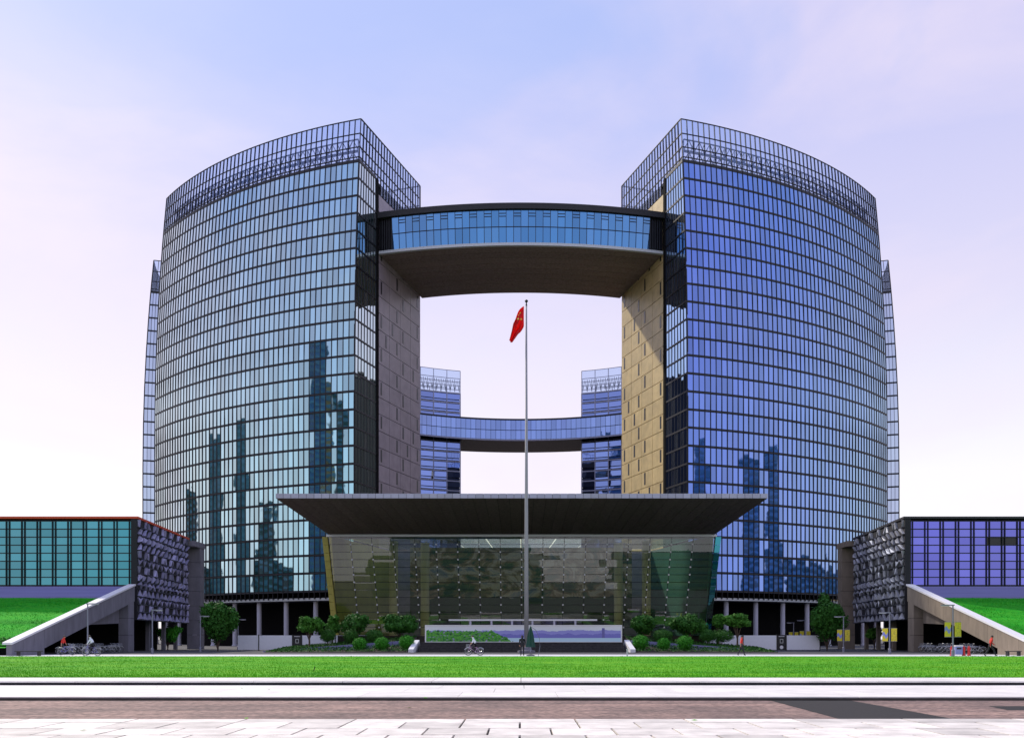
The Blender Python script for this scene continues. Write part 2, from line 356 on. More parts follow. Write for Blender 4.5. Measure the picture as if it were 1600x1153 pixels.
def thing(name, label, cat, loc=(0, 0, 0), rz=0.0, group=None):
    o = bpy.data.objects.new(name, None); COL.objects.link(o); o.location = loc; o.rotation_euler = (0, 0, rz)
    ROOT[o.name] = tuple(loc); o.empty_display_size = 0.5
    return tag(o, label, cat, group)
def inst(name, me, parent, M):
    o = bpy.data.objects.new(name, me); COL.objects.link(o); o.parent = parent
    o.matrix_basis = Matrix.Translation(-Vector(ROOT[parent.name])) @ M; ROOT[o.name] = ROOT[parent.name]
    return o
def frame(c, ux, uy, uz):
    M = Matrix.Identity(4)
    for k, u in enumerate((ux, uy, uz)):
        for j in range(3): M[j][k] = u[j]
    for j in range(3): M[j][3] = c[j]
    return M
UB = {}
def unit_box(m):
    if m not in UB:
        b_ = MB(); b_.box(-.5, .5, -.5, .5, -.5, .5); UB[m] = b_.mesh('piece_' + m, m)
    return UB[m]
def copy_tree(o, parent=None):
    c_ = o.copy(); COL.objects.link(c_); c_.parent = parent
    ROOT[c_.name] = ROOT[o.name]
    for ch in list(o.children): copy_tree(ch, c_)
    return c_
def X(px, D): return (px - 814.0) * D / F
def Z(py, D): return EYE + (998.0 - py) * D / F
GZ = 0.12

# ------------------------------------------------------------------ setting: ground, road, pavements, lawn
b_ = MB(); b_.quad((-6000, -6000, -0.20), (6000, -6000, -0.20), (6000, 6000, -0.20), (-6000, 6000, -0.20))
tag(b_.build('ground', 'ground'), kind='structure')
b_ = MB(); b_.quad((-400, 18.7, -0.10), (400, 18.7, -0.10), (400, 25.8, -0.10), (-400, 25.8, -0.10))
road = tag(b_.build('road', 'road'), kind='structure')
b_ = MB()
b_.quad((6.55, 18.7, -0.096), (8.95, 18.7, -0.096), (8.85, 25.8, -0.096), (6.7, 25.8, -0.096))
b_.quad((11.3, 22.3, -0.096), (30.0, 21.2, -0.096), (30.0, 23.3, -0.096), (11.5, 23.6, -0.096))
b_.build('dark_strip', 'road_dark', road)  # two darker strips laid flat on the road
# near pavement of large slabs
b_ = MB(); b_.box(-60, 60, 4.0, 18.7, -0.3, -0.035)
near = tag(b_.build('near_pavement', 'joint'), kind='structure')
me = MB(); me.box(-.5, .5, -.5, .5, -.5, .5); sm = unit_box('paving_near')
y = 18.69; row = 0
for dep in (0.78, 1.18, 1.18, 1.18, 1.18, 1.18):
    wd = 1.06 if row else 2.12
    x = -13.0 + (0.5 * wd if row % 2 else 0) + 0.26
    while x < 13.5:
        j = 0.04
        inst('slab', sm, near, frame((x, y - dep / 2, -0.05 + random.uniform(-.003, .003)), (wd - j, 0, random.uniform(-.003, .003)), (0, dep - j, 0), (0, 0, 0.1)))
        x += wd
    y -= dep; row += 1
# far pavement beyond the road
b_ = MB(); b_.box(-300, 300, 25.8, 32.3, -0.3, -0.03)
far = tag(b_.build('far_pavement', 'joint'), kind='structure')
sm2 = unit_box('paving')
for row, (y0, y1) in enumerate(((25.8, 28.0), (28.0, 30.15), (30.15, 32.3))):
    x = -26 + row * 0.9
    while x < 26:
        inst('slab', sm2, far, frame((x + 1.35, (y0 + y1) / 2, -0.05), (2.7 - .015, 0, 0), (0, y1 - y0 - .015, 0), (0, 0, 0.1))); x += 2.7
b_ = MB()
for sx in (-1, 1): b_.box(*sorted((sx * 27.5, sx * 300)), 25.85, 32.25, -0.05, -0.0005)
b_.build('outer_paving', 'paving', far)
# raised kerb ledge before the lawn
b_ = MB(); b_.box(-300, 300, 32.32, 35.2, -0.3, 0.095)
kerb = tag(b_.build('kerb', 'kerb_dark'), kind='structure')
x = -30.0
while x < 30:
    inst('kerb_stone', sm2, kerb, frame((x + 1.5, 33.72, 0.115), (3.0 - .02, 0, 0), (0, 2.9, 0), (0, 0, 0.05))); x += 3.0
b_ = MB()
for sx in (-1, 1): b_.box(*sorted((sx * 30.2, sx * 300)), 32.3, 35.15, 0.095, 0.14)
b_.build('outer_kerb', 'paving', kerb)
# lawn sheet, gently uneven
b_ = MB(); nx, ny = 120, 24
for j in range(ny):
    for i in range(nx):
        q = []
        for a, c in ((i, j), (i + 1, j), (i + 1, j + 1), (i, j + 1)):
            xx = -120 + 240 * a / nx; yy = 35.17 + (79.4 - 35.17) * c / ny
            q.append((xx, yy, 0.13 + 0.06 * noise.noise((xx * .15, yy * .12, 0)) * min(1, c / 2, (ny - c) / 2)))
        b_.quad(*q)
tag(b_.build('lawn', 'lawn'), kind='structure')
b_ = MB()
for k in range(70000):
    yy = 35.2 + (79 - 35.2) * rnd() ** 1.7; xx = random.uniform(-1, 1) * (yy * .56 + 3)
    h = random.uniform(.03, .085); a = rnd() * math.pi; dx, dy = math.cos(a) * .02, math.sin(a) * .02
    z = 0.13 + 0.06 * noise.noise((xx * .15, yy * .12, 0)) - .02
    b_.poly(((xx - dx, yy - dy, z), (xx + dx, yy + dy, z), (xx + random.uniform(-.03, .03), yy + random.uniform(-.03, .03), z + h + .02)))
tag(b_.build('grass', 'grass_blade'), 'short bright green grass blades over the plaza lawn', 'grass', kind='stuff')
b_ = MB(); b_.box(-300, 300, 79.4, 89, -0.19, GZ)
tag(b_.build('footpath', 'path'), kind='structure')
b_ = MB(); b_.box(-300, 300, 89, 420, -0.19, GZ - 0.008)
tag(b_.build('forecourt', 'asphalt_dark'), kind='structure')

# ------------------------------------------------------------------ ring of towers
CY, RB, RIN, TOP, ROOF, BASE = 284.0, 106.7, 75.3, 101.5, 93.1, 9.2
FL = 3.43
LV = [ROOF - FL * k for k in range(25)]; LV[-1] = BASE + 1.5
ROFF = 0.0
def orad(z): return RB - ROFF - (2.7 * ((z - 46) / (TOP - 46)) ** 2 if z > 46 else 0)
def P(sg, r_, a, z): return Vector((sg * r_ * math.sin(a), CY - r_ * math.cos(a), z))
def pane_frame(p00, p10, p01, p11, t=0.06, gap=0.03, jit=0.004):
    """matrix for a unit box filling the quad; local Y points out"""
    c = (p00 + p10 + p01 + p11) / 4
    ux = ((p10 - p00) + (p11 - p01)) / 2; uz = ((p01 - p00) + (p11 - p10)) / 2
    n_ = ux.cross(uz).normalized()
    wv, hv = ux.length, uz.length
    ux = ux.normalized(); uz = (uz - ux * uz.dot(ux)).normalized()
    if jit:
        q = Matrix.Rotation(random.gauss(0, jit), 3, uz) @ Matrix.Rotation(random.gauss(0, jit), 3, ux)
        ux, uz, n_ = q @ ux, q @ uz, q @ n_
    return frame(c, ux * (wv - gap), n_ * t, uz * (hv - gap))
def add_pane(mb, M):
    pts = [M @ Vector(p) for p in ((-.5, -.5, -.5), (.5, -.5, -.5), (.5, .5, -.5), (-.5, .5, -.5), (-.5, -.5, .5), (.5, -.5, .5), (.5, .5, .5), (-.5, .5, .5))]
    mb.hexa(pts)
def arc_bar(mb, sg, a0, a1, n, r0f, r1f, z0, z1, mi=0):
    """bar following the ring between two radii"""
    for i in range(n):
        a, c = a0 + (a1 - a0) * i / n, a0 + (a1 - a0) * (i + 1) / n
        ra0, ra1 = r0f, r1f
        mb.hexa([P(sg, ra0, a, z0), P(sg, ra0, c, z0), P(sg, ra1, c, z0), P(sg, ra1, a, z0),
                 P(sg, ra0, a, z1), P(sg, ra0, c, z1), P(sg, ra1, c, z1), P(sg, ra1, a, z1)], mi)
CROWN = [ROOF, 93.9, 95.9, 98.6, TOP]
def tower(sg, a0, a1, n, glass, label, stone, single=12, crown_detail=True, stone_single=True):
    """a0 is the end that faces the viewer (or the axis), a1 the far end; n facade modules"""
    rb = orad(50); am = (a0 + a1) / 2
    T = thing('glass_tower', label, 'office tower', tuple(P(sg, 90, am, GZ)), group='ring of office towers')
    da = (a1 - a0) / n
    # body behind the glass
    b_ = MB()
    for k in range(24):
        z1, z0 = LV[k], LV[k + 1]
        m_ = 12
        for i in range(m_):
            a, c = a0 + .006 + (a1 - a0 - .012) * i / m_, a0 + .006 + (a1 - a0 - .012) * (i + 1) / m_
            r0, r1 = orad(z0) - .5, orad(z1) - .5
            b_.hexa([P(sg, RIN + .3, a, z0), P(sg, RIN + .3, c, z0), P(sg, r0, c, z0), P(sg, r0, a, z0),
                     P(sg, RIN + .3, a, z1), P(sg, RIN + .3, c, z1), P(sg, r1, c, z1), P(sg, r1, a, z1)])
    b_.build('core', 'core', T)
    # outer facade panes
    stuff = MB()
    for i in range(n):
        aa, ac = a0 + da * i, a0 + da * (i + 1)
        for k in range(24):
            z1, z0 = LV[k] - .22, LV[k + 1] + .22
            r0, r1 = orad(z0), orad(z1)
            q = (P(sg, r0, aa, z0), P(sg, r0, ac, z0), P(sg, r1, aa, z1), P(sg, r1, ac, z1))
            M = pane_frame(*q, jit=0.0042)
            if i < single: inst('pane', unit_box(glass), T, M)
            else: add_pane(stuff, M)
    # glass strip on the end wall beside the corner
    rg = 97.6
    ne = 7
    for k in range(24):
        z1, z0 = LV[k] - .2, LV[k + 1] + .2
        for i in range(ne):
            f0, f1 = i / ne, (i + 1) / ne
            q = [P(sg, orad(zz) + (rg - orad(zz)) * ff, a0, zz) for zz in (z0, z1) for ff in (f0, f1)]
            add_pane(stuff, pane_frame(*q, jit=0.0042))
    tag(stuff.build('facade_glass', glass, T), kind='stuff')
    # vertical mullions, the whole height of the tower and its crown
    zs = [BASE, 30, 46, 58, 68, 77, 85, 91, 96, TOP]
    for i in range(n + 1):
        aa = a0 + da * i; hw = .055 / RB
        mb = MB()
        for z0, z1 in zip(zs, zs[1:]):
            r0, r1 = orad(z0), orad(z1)
            mb.hexa([P(sg, r0 - .1, aa - hw, z0), P(sg, r0 - .1, aa + hw, z0), P(sg, r0 + .16, aa + hw, z0), P(sg, r0 + .16, aa - hw, z0),
                     P(sg, r1 - .1, aa - hw, z1), P(sg, r1 - .1, aa + hw, z1), P(sg, r1 + .16, aa + hw, z1), P(sg, r1 + .16, aa - hw, z1)])
        mb.build('mullion', 'mullion', T)
    # end wall mullions: lower glass strip and, above the roof, the whole width
    hw = .05 / RB
    for i in range(ne + 1):
        mb = MB()
        for z0, z1 in zip(zs[:-2], zs[1:-1]):
            z1 = min(z1, ROOF)
            r0, r1 = (orad(z) + (rg - orad(z)) * i / ne for z in (z0, z1))
            mb.hexa([P(sg, r0 - .05, a0 - .0012, z0), P(sg, r0 + .05, a0 - .0012, z0), P(sg, r0 + .05, a0 + .002, z0), P(sg, r0 - .05, a0 + .002, z0),
                     P(sg, r1 - .05, a0 - .0012, z1), P(sg, r1 + .05, a0 - .0012, z1), P(sg, r1 + .05, a0 + .002, z1), P(sg, r1 - .05, a0 + .002, z1)])
        mb.build('mullion', 'mullion', T)
    # floor bands, wrapping facade and end wall
    for k in range(25):
        z = LV[k]; r_ = orad(z); hh = .30 if k == 0 else .16
        mb = MB(); arc_bar(mb, sg, a0 - .0013, a1, n, r_ - .3, r_ + .10, z - hh, z + hh)
        mb.hexa([P(sg, rg, a0 - .0013, z - hh), P(sg, r_ - .31, a0 - .0013, z - hh), P(sg, r_ - .31, a0 + .003, z - hh), P(sg, rg, a0 + .003, z - hh),
                 P(sg, rg, a0 - .0013, z + hh), P(sg, r_ - .31, a0 - .0013, z + hh), P(sg, r_ - .31, a0 + .003, z + hh), P(sg, rg, a0 + .003, z + hh)])
        mb.build('floor_band', 'band', T)
    # dark upright recess and the stone part of the end wall with its slot windows
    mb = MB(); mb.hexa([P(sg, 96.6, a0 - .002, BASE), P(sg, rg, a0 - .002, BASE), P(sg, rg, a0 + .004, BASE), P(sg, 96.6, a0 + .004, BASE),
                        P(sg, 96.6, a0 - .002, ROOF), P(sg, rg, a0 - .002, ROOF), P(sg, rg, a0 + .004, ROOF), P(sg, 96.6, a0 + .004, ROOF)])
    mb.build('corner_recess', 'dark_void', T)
    nc = 4; wc = (96.6 - RIN) / nc
    if stone_single:
        zr = [BASE + .3 + (90.4 - BASE - .3) * k / 24 for k in range(25)]
        for k in range(24):
            for i in range(nc):
                r1, r0 = 96.6 - wc * i, 96.6 - wc * (i + 1)
                c = P(sg, (r0 + r1) / 2, a0, (zr[k] + zr[k + 1]) / 2)
                rad_ = P(sg, 1, a0, 0) - P(sg, 0, a0, 0); tn = Vector((-sg * math.cos(a0), -math.sin(a0), 0))
                inst('stone_panel', unit_box(stone), T, frame(c - tn * .12, rad_ * (wc - .12), tn * .30, Vector((0, 0, zr[k + 1] - zr[k] - .12))))
                if (i + k) % 2 == 0 or rnd() < .25:
                    cs = P(sg, r0 + wc * (.30 if k % 2 else .72), a0, zr[k] + 1.85)
                    inst('slot_window', unit_box('slot'), T, frame(cs + tn * .03, rad_ * .62, tn * .08, Vector((0, 0, 2.5))))
    else:
        mb = MB(); mb.hexa([P(sg, RIN, a0 - .002, BASE), P(sg, 96.6, a0 - .002, BASE), P(sg, 96.6, a0 + .004, BASE), P(sg, RIN, a0 + .004, BASE),
                            P(sg, RIN, a0 - .002, 90.4), P(sg, 96.6, a0 - .002, 90.4), P(sg, 96.6, a0 + .004, 90.4), P(sg, RIN, a0 + .004, 90.4)])
        mb.build('stone_wall', stone, T)
    # roof slab, crown screen of open glazing with rails and a roof truss behind it
    mb = MB(); arc_bar(mb, sg, a0 + .004, a1, 12, RIN, orad(ROOF) - .35, ROOF - .6, ROOF)
    mb.build('roof', 'roof_dark', T)
    g = MB()
    for i in range(n):
        aa, ac = a0 + da * i, a0 + da * (i + 1)
        for z0, z1 in zip(CROWN, CROWN[1:]):
            add_pane(g, pane_frame(P(sg, orad(z0), aa, z0), P(sg, orad(z0), ac, z0), P(sg, orad(z1), aa, z1), P(sg, orad(z1), ac, z1), t=.03, jit=.003))
    nr = 22
    for i in range(nr):
        for z0, z1 in ((90.6, ROOF), (ROOF, 95.9), (95.9, 98.6), (98.6, TOP)):
            if z0 < ROOF and i < 7: continue
            q = [P(sg, orad(zz) + (RIN - orad(zz)) * ff, a0, zz) for zz in (z0, z1) for ff in (i / nr, (i + 1) / nr)]
            add_pane(g, pane_frame(*q, t=.03, jit=.003))
    tag(g.build('crown_glass', 'glass_crown', T), kind='stuff')
    for z in CROWN[1:]:
        r_ = orad(z); hh = .08
        mb = MB(); arc_bar(mb, sg, a0, a1, n, r_ - .06, r_ + .08, z - hh, z + hh)
        mb.hexa([P(sg, RIN, a0 - .001, z - hh), P(sg, r_ - .07, a0 - .001, z - hh), P(sg, r_ - .07, a0 + .001, z - hh), P(sg, RIN, a0 + .001, z - hh),
                 P(sg, RIN, a0 - .001, z + hh), P(sg, r_ - .07, a0 - .001, z + hh), P(sg, r_ - .07, a0 + .001, z + hh), P(sg, RIN, a0 + .001, z + hh)])
        mb.build('crown_rail', 'mullion', T)
    for i in range(1, nr + 1):
        mb = MB(); zb = 90.6 if i >= 7 else ROOF
        r0, r1 = (orad(z) + (RIN - orad(z)) * i / nr for z in (zb, TOP))
        mb.hexa([P(sg, r0 - .06, a0 - .0015, zb), P(sg, r0 + .06, a0 - .0015, zb), P(sg, r0 + .06, a0 + .001, zb), P(sg, r0 - .06, a0 + .001, zb),
                 P(sg, r1 - .06, a0 - .0015, TOP), P(sg, r1 + .06, a0 - .0015, TOP), P(sg, r1 + .06, a0 + .001, TOP), P(sg, r1 - .06, a0 + .001, TOP)])
        mb.build('crown_post', 'mullion', T)
    if crown_detail:
        mb = MB(); rt = orad(97) - 1.7; nt_ = n // 2
        for i in range(nt_):
            aa, ac = a0 + .012 + (a1 - a0 - .02) * i / nt_, a0 + .012 + (a1 - a0 - .02) * (i + 1) / nt_
            for z0, z1 in ((94.2, 96.0), (96.3, 98.4)):
                mb.tube([P(sg, rt, aa, z0), P(sg, rt, (aa + ac) / 2, z1), P(sg, rt, ac, z0)], .13, 5)
                mb.tube([P(sg, rt, aa, z1), P(sg, rt, ac, z1)], .14, 5); mb.tube([P(sg, rt, aa, z0), P(sg, rt, ac, z0)], .14, 5)
                mb.tube([P(sg, rt, aa, z1), P(sg, rt - 2, aa, z0)], .09, 5)
            mb.tube([P(sg, rt, aa, ROOF), P(sg, rt, aa, 98.4)], .12, 5)
        tag(mb.build('roof_truss', 'back_frame', T), kind='stuff')
        mb = MB()                              # inner parapet posts seen through the crown glass
        for i in range(0, n, 2):
            aa = a0 + da * i
            mb.tube([P(sg, RIN + .4, aa, ROOF), P(sg, RIN + .4, aa, TOP - .2)], .10, 4)
        for z in (97.0, TOP - .2): arc_bar(mb, sg, a0, a1, 16, RIN + .3, RIN + .5, z - .1, z + .1)
        tag(mb.build('parapet_posts', 'back_frame', T), kind='stuff')
    # open ground floor: soffit, set-back wall, pillars
    mb = MB(); arc_bar(mb, sg, a0, a1, 14, RIN + 1, RB - .05, BASE - .25, BASE + .25); mb.build('soffit_band', 'steel', T)
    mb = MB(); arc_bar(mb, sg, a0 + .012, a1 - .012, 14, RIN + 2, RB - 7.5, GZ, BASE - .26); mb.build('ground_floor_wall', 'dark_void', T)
    npil = 9
    for i in range(npil):
        aa = a0 + .022 + (a1 - a0 - .044) * i / (npil - 1); c = P(sg, RB - 1.6, aa, GZ)
        mb = MB(); mb.lathe([(.62, 0), (.62, .25), (.48, .3), (.48, BASE - GZ - .4), (.6, BASE - GZ - .26)], c, 12); mb.build('pillar', 'column', T, smooth=False)
    return T
A0, A1 = R(17.2), R(50.6)
tower(-1, A0, A1, 50, 'glass_west', 'tall curved glass tower on the left of the flagpole, pale cyan panes', 'stone_shaded')
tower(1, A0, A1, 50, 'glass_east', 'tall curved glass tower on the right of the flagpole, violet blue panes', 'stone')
ROFF = 2.4
tower(-1, R(72.6), R(107), 40, 'glass_pale', 'glass tower of which a sliver shows behind the left tower\'s outer edge', 'stone_shaded', single=0, crown_detail=False, stone_single=False)
tower(1, R(72.6), R(107), 40, 'glass_pale', 'glass tower of which a sliver shows behind the right tower\'s outer edge', 'stone', single=0, crown_detail=False, stone_single=False)

ROFF = 0.0
def back_tower(sg, label):
    a0, a1 = R(180 - 16.9), R(180 - 51); ri = 78.0; n = 9; da = (a1 - a0) / n
    T = thing('glass_tower', label, 'office tower', tuple(P(sg, 90, (a0 + a1) / 2, GZ)), group='ring of office towers')
    mb = MB(); arc_bar(mb, sg, a1, a0 - .003, 18, ri + .35, 104.5, GZ, ROOF); mb.build('core', 'core', T)
    lv = [ROOF - FL * 1.06 * k for k in range(25)]
    for i in range(n):
        aa, ac = a0 + da * i, a0 + da * (i + 1)
        for k in range(22):
            z1, z0 = lv[k] - .25, lv[k + 1] + .25
            zz = z0 + (z1 - z0) * .30
            for s0, s1 in ((z0, zz), (zz, z1)):
                M = pane_frame(P(sg, ri, aa, s0), P(sg, ri, ac, s0), P(sg, ri, aa, s1), P(sg, ri, ac, s1), gap=.35 if s0 == z0 else .3, jit=.006)
                if s0 == z0 and k > 12: continue
                inst('pane', unit_box('glass_back'), T, M) if (i < 4 and k < 13) else None
    mb = MB()
    for i in range(4, n):
        arc_bar(mb, sg, a0 + da * (i + 1) - .002, a0 + da * i + .002, 2, ri - .02, ri + .1, 12, ROOF - .3)
    for i in range(4): arc_bar(mb, sg, a0 + da * (i + 1) - .002, a0 + da * i + .002, 2, ri - .02, ri + .1, 12, lv[13] - .3)
    tag(mb.build('facade_glass', 'glass_back', T), kind='stuff')
    for i in range(n + 1):
        aa = a0 + da * i; mb = MB(); arc_bar(mb, sg, aa - .0022, aa + .0022, 1, ri - .15, ri + .3, BASE, ROOF); mb.build('mullion', 'back_frame', T)
        mb = MB(); arc_bar(mb, sg, aa - .0012, aa + .0012, 1, ri - .15, ri + .1, ROOF + .02, TOP); mb.build('crown_post', 'back_frame', T)
    for k in range(23):
        mb = MB(); arc_bar(mb, sg, a1, a0, n, ri - .12, ri + .32, lv[k] - .22, lv[k] + .22); mb.build('floor_band', 'back_frame', T)
    g = MB()
    for i in range(n):
        for z0, z1 in ((ROOF + .2, 96), (96, 98.6), (98.6, TOP)):
            add_pane(g, pane_frame(P(sg, ri, a0 + da * i, z0), P(sg, ri, a0 + da * (i + 1), z0), P(sg, ri, a0 + da * i, z1), P(sg, ri, a0 + da * (i + 1), z1), t=.03))
    tag(g.build('crown_glass', 'glass_crown', T), kind='stuff')
    for z in (94.4, 95.9, 97.3, 98.6, TOP):
        mb = MB(); arc_bar(mb, sg, a1, a0, n, ri - .1, ri + .08, z - .09, z + .09); mb.build('crown_rail', 'back_frame', T)
    mb = MB()
    for i in range(n * 3):
        aa, ac = a0 + da * i / 3, a0 + da * (i + 1) / 3
        mb.tube([P(sg, ri + 1.6, aa, 94.4), P(sg, ri + 1.6, (aa + ac) / 2, 98.4), P(sg, ri + 1.6, ac, 94.4)], .16, 5)
        mb.tube([P(sg, ri + 1.6, aa, 94), P(sg, ri + 1.6, aa, 98.6)], .12, 5)
        mb.tube([P(sg, 102, aa, ROOF), P(sg, 102, aa, TOP)], .15, 4)
    arc_bar(mb, sg, a1, a0, n, 101.9, 102.1, TOP - .2, TOP)
    tag(mb.build('roof_truss', 'mullion', T), kind='stuff')
    return T
back_tower(-1, 'far glass tower seen left of the pole through the courtyard, square panes')
back_tower(1, 'far glass tower seen right of the pole through the courtyard, square panes')

# ------------------------------------------------------------------ sky bridges
def front_bridge():
    T = thing('sky_bridge', 'near arched glass sky bridge high between the two front towers', 'sky bridge', (0, CY - 86, 78))
    a = R(17.15); ro, ri = 96.7, 74.3; zb, zt = 78.9, 85.2; n = 36; aw = R(15.4)
    da = 2 * aw / n; zm = 82.0
    lean = .55                                     # the glazing leans out towards the top
    def rr(z): return ro - lean + lean * (z - zb) / (zt - zb)
    mb = MB(); arc_bar(mb, 1, -a, a, 30, ri + .4, ro - .9, zb + .1, zt); mb.build('corridor_body', 'core', T)
    for i in range(n):
        c0, c1 = -aw + da * i, -aw + da * (i + 1)
        for z0, z1 in ((zb, zm - .06), (zm + .06, zt)):
            inst('pane', unit_box('glass_bridge'), T, pane_frame(P(1, rr(z0), c0, z0), P(1, rr(z0), c1, z0), P(1, rr(z1), c0, z1), P(1, rr(z1), c1, z1), gap=.05, jit=.004))
    for i in range(n + 1):
        c0 = -aw + da * i; mb = MB(); w_ = .05 / 96
        mb.hexa([P(1, rr(zb) - .1, c0 - w_, zb), P(1, rr(zb) - .1, c0 + w_, zb), P(1, rr(zb) + .1, c0 + w_, zb), P(1, rr(zb) + .1, c0 - w_, zb),
                 P(1, rr(zt) - .1, c0 - w_, zt), P(1, rr(zt) - .1, c0 + w_, zt), P(1, rr(zt) + .1, c0 + w_, zt), P(1, rr(zt) + .1, c0 - w_, zt)])
        mb.build('mullion', 'mullion', T)
    for i in range(1, n, 2):                       # little paired transoms in every second upper light
        if abs(i - n / 2) < .8: continue
        for zz in (84.0, 84.55):
            mb = MB(); arc_bar(mb, 1, -aw + da * i, -aw + da * (i + 1), 1, rr(zz) - .05, rr(zz) + .09, zz - .07, zz + .07); mb.build('transom', 'mullion', T)
    mb = MB(); arc_bar(mb, 1, -aw, aw, 36, rr(zm) - .1, rr(zm) + .12, zm - .06, zm + .06); mb.build('transom', 'mullion', T)
    mb = MB(); arc_bar(mb, 1, -a, a, 40, ri - .5, ro + .6, zt + .02, zt + 1.15); mb.build('roof_rim', 'roof_dark', T)
    mb = MB(); arc_bar(mb, 1, -a, a, 40, ro - .85, ro - .1, zb - .55, zb - .01); mb.build('sill_trim', 'white_trim', T)
    for s in (-1, 1):                              # louvred dark ends
        for k in range(6):
            c0 = s * (aw + (a - aw) * k / 6); c1 = s * (aw + (a - aw) * (k + .6) / 6)
            mb = MB(); arc_bar(mb, 1, min(c0, c1), max(c0, c1), 1, ro - .8, ro - .15, zb, zt); mb.build('louvre', 'mullion', T)
    # soffit of narrow curved boards, sloping slightly down to the inner edge
    nb = 9
    for k in range(nb):
        r0, r1 = ro - .86 + (ri - ro + .86) * (k + .03) / nb, ro - .86 + (ri - ro + .86) * (k + .97) / nb
        z0, z1 = zb - .5 - 1.3 * k / nb, zb - .5 - 1.3 * (k + 1) / nb
        mb = MB(); m_ = 30
        for i in range(m_):
            c0, c1 = -a + 2 * a * i / m_, -a + 2 * a * (i + 1) / m_
            mb.hexa([P(1, r1, c0, z1 - .04), P(1, r1, c1, z1 - .04), P(1, r0, c1, z0 - .04), P(1, r0, c0, z0 - .04),
                     P(1, r1, c0, z1 + .3), P(1, r1, c1, z1 + .3), P(1, r0, c1, z0 + .3), P(1, r0, c0, z0 + .3)])
        mb.build('soffit_board', 'soffit', T)
    mb = MB(); arc_bar(mb, 1, -a, a, 30, ri, ri + .35, zb - 1.7, zt); mb.build('courtyard_face', 'glass_bridge', T)
def rear_bridge():
    T = thing('sky_bridge', 'far sky bridge across the back of the courtyard, seen below the near one', 'sky bridge', (0, CY + 86, 75))
    a = R(32); ri, ro = 74.0, 97.0; zb, zt = 75.9, 83.0; n = 44; da = 2 * a / n; zm = 79.3
    def Q(r_, c, z): return Vector((r_ * math.sin(c), CY + r_ * math.cos(c), z))
    def abar(mb, a0, a1, m_, r0, r1, z0, z1):
        for i in range(m_):
            c0, c1 = a0 + (a1 - a0) * i / m_, a0 + (a1 - a0) * (i + 1) / m_
            mb.hexa([Q(r0, c0, z0), Q(r0, c1, z0), Q(r1, c1, z0), Q(r1, c0, z0), Q(r0, c0, z1), Q(r0, c1, z1), Q(r1, c1, z1), Q(r1, c0, z1)])
    ag = R(16.9)
    mb = MB(); abar(mb, -ag, ag, 20, ri + .4, ro, zb + .3, zt); mb.build('corridor_body', 'core', T)
    for s in (-1, 1):
        mb = MB(); abar(mb, s * ag, s * a, 10, ri + .4, 77.6, zb + .1, zt); mb.build('gallery_body', 'core', T)
    for i in range(n):
        for z0, z1 in ((zb, zm - .05), (zm + .05, zt)):
            c0, c1 = -a + da * i, -a + da * (i + 1)
            inst('pane', unit_box('glass_rear'), T, pane_frame(Q(ri, c0, z0), Q(ri, c1, z0), Q(ri, c0, z1), Q(ri, c1, z1), gap=.12, jit=.004))
    mb = MB(); abar(mb, -a, a, 44, ri - .25, ri + .5, zt + .01, zt + .55); mb.build('roof_rim', 'roof_dark', T)
    mb = MB(); abar(mb, -a, a, 44, ri - .1, ri + .4, zb - .5, zb - .01); mb.build('sill_trim', 'back_frame', T)
    nb = 6
    for k in range(nb):
        mb = MB(); abar(mb, -ag, ag, 24, ri + .45 + (ro - ri - .45) * k / nb + .06, ri + .45 + (ro - ri - .45) * (k + 1) / nb - .06, zb - .45, zb + .2); mb.build('soffit_board', 'soffit', T)
front_bridge(); rear_bridge()

# ------------------------------------------------------------------ entrance hall with its wide canopy
H = thing('entrance_hall', 'low glass entrance hall under a wide dark wedge canopy', 'entrance hall', (0, 150, GZ))
DF, DB = 150.0, 178.0
FX0, FX1, ZT, ZB = 30.2, 28.6, 17.85, 2.2
# canopy
cf, cb = 128.0, 150.4
mb = MB()
mb.hexa([(-32.7, cf, 20.32), (32.9, cf, 20.32), (30.3, cb, 17.9), (-30.1, cb, 17.9), (-32.7, cf, 20.85), (32.9, cf, 20.85), (30.3, cb, 20.9), (-30.1, cb, 20.9)])
mb.hexa([(-30.1, cb + .01, 17.9), (30.3, cb + .01, 17.9), (29.0, 157, 17.9), (-29.0, 157, 17.9), (-30.1, cb + .01, 20.9), (30.3, cb + .01, 20.9), (29.0, 157, 20.9), (-29.0, 157, 20.9)])
can = mb.build('canopy', 'roof_dark', H)
for k in range(10):                                # glazed rear roof added to let daylight into the hall
    mb = MB(); xa, xb = -29 + 5.8 * k + .1, -29 + 5.8 * (k + 1) - .1
    mb.hexa([(xa, 157.1, 18.0), (xb, 157.1, 18.0), (xb * .85, DB, 18.0), (xa * .85, DB, 18.0), (xa, 157.1, 18.06), (xb, 157.1, 18.06), (xb * .85, DB, 18.06), (xa * .85, DB, 18.06)]); mb.build('added_roof_pane', 'glass_crown', H)
nb = 40
for k in range(nb):                                # soffit planks running front to back
    f0, f1 = (k + .015) / nb, (k + .985) / nb
    mb = MB()
    xa0, xa1 = -32.68 + 65.56 * f0, -32.68 + 65.56 * f1; xb0, xb1 = -30.08 + 60.36 * f0, -30.08 + 60.36 * f1
    mb.hexa([(xa0, cf + .02, 20.27), (xa1, cf + .02, 20.27), (xb1, cb - .3, 17.86), (xb0, cb - .3, 17.86), (xa0, cf + .02, 20.31), (xa1, cf + .02, 20.31), (xb1, cb - .3, 17.9), (xb0, cb - .3, 17.9)])
    mb.build('soffit_board', 'soffit', can)
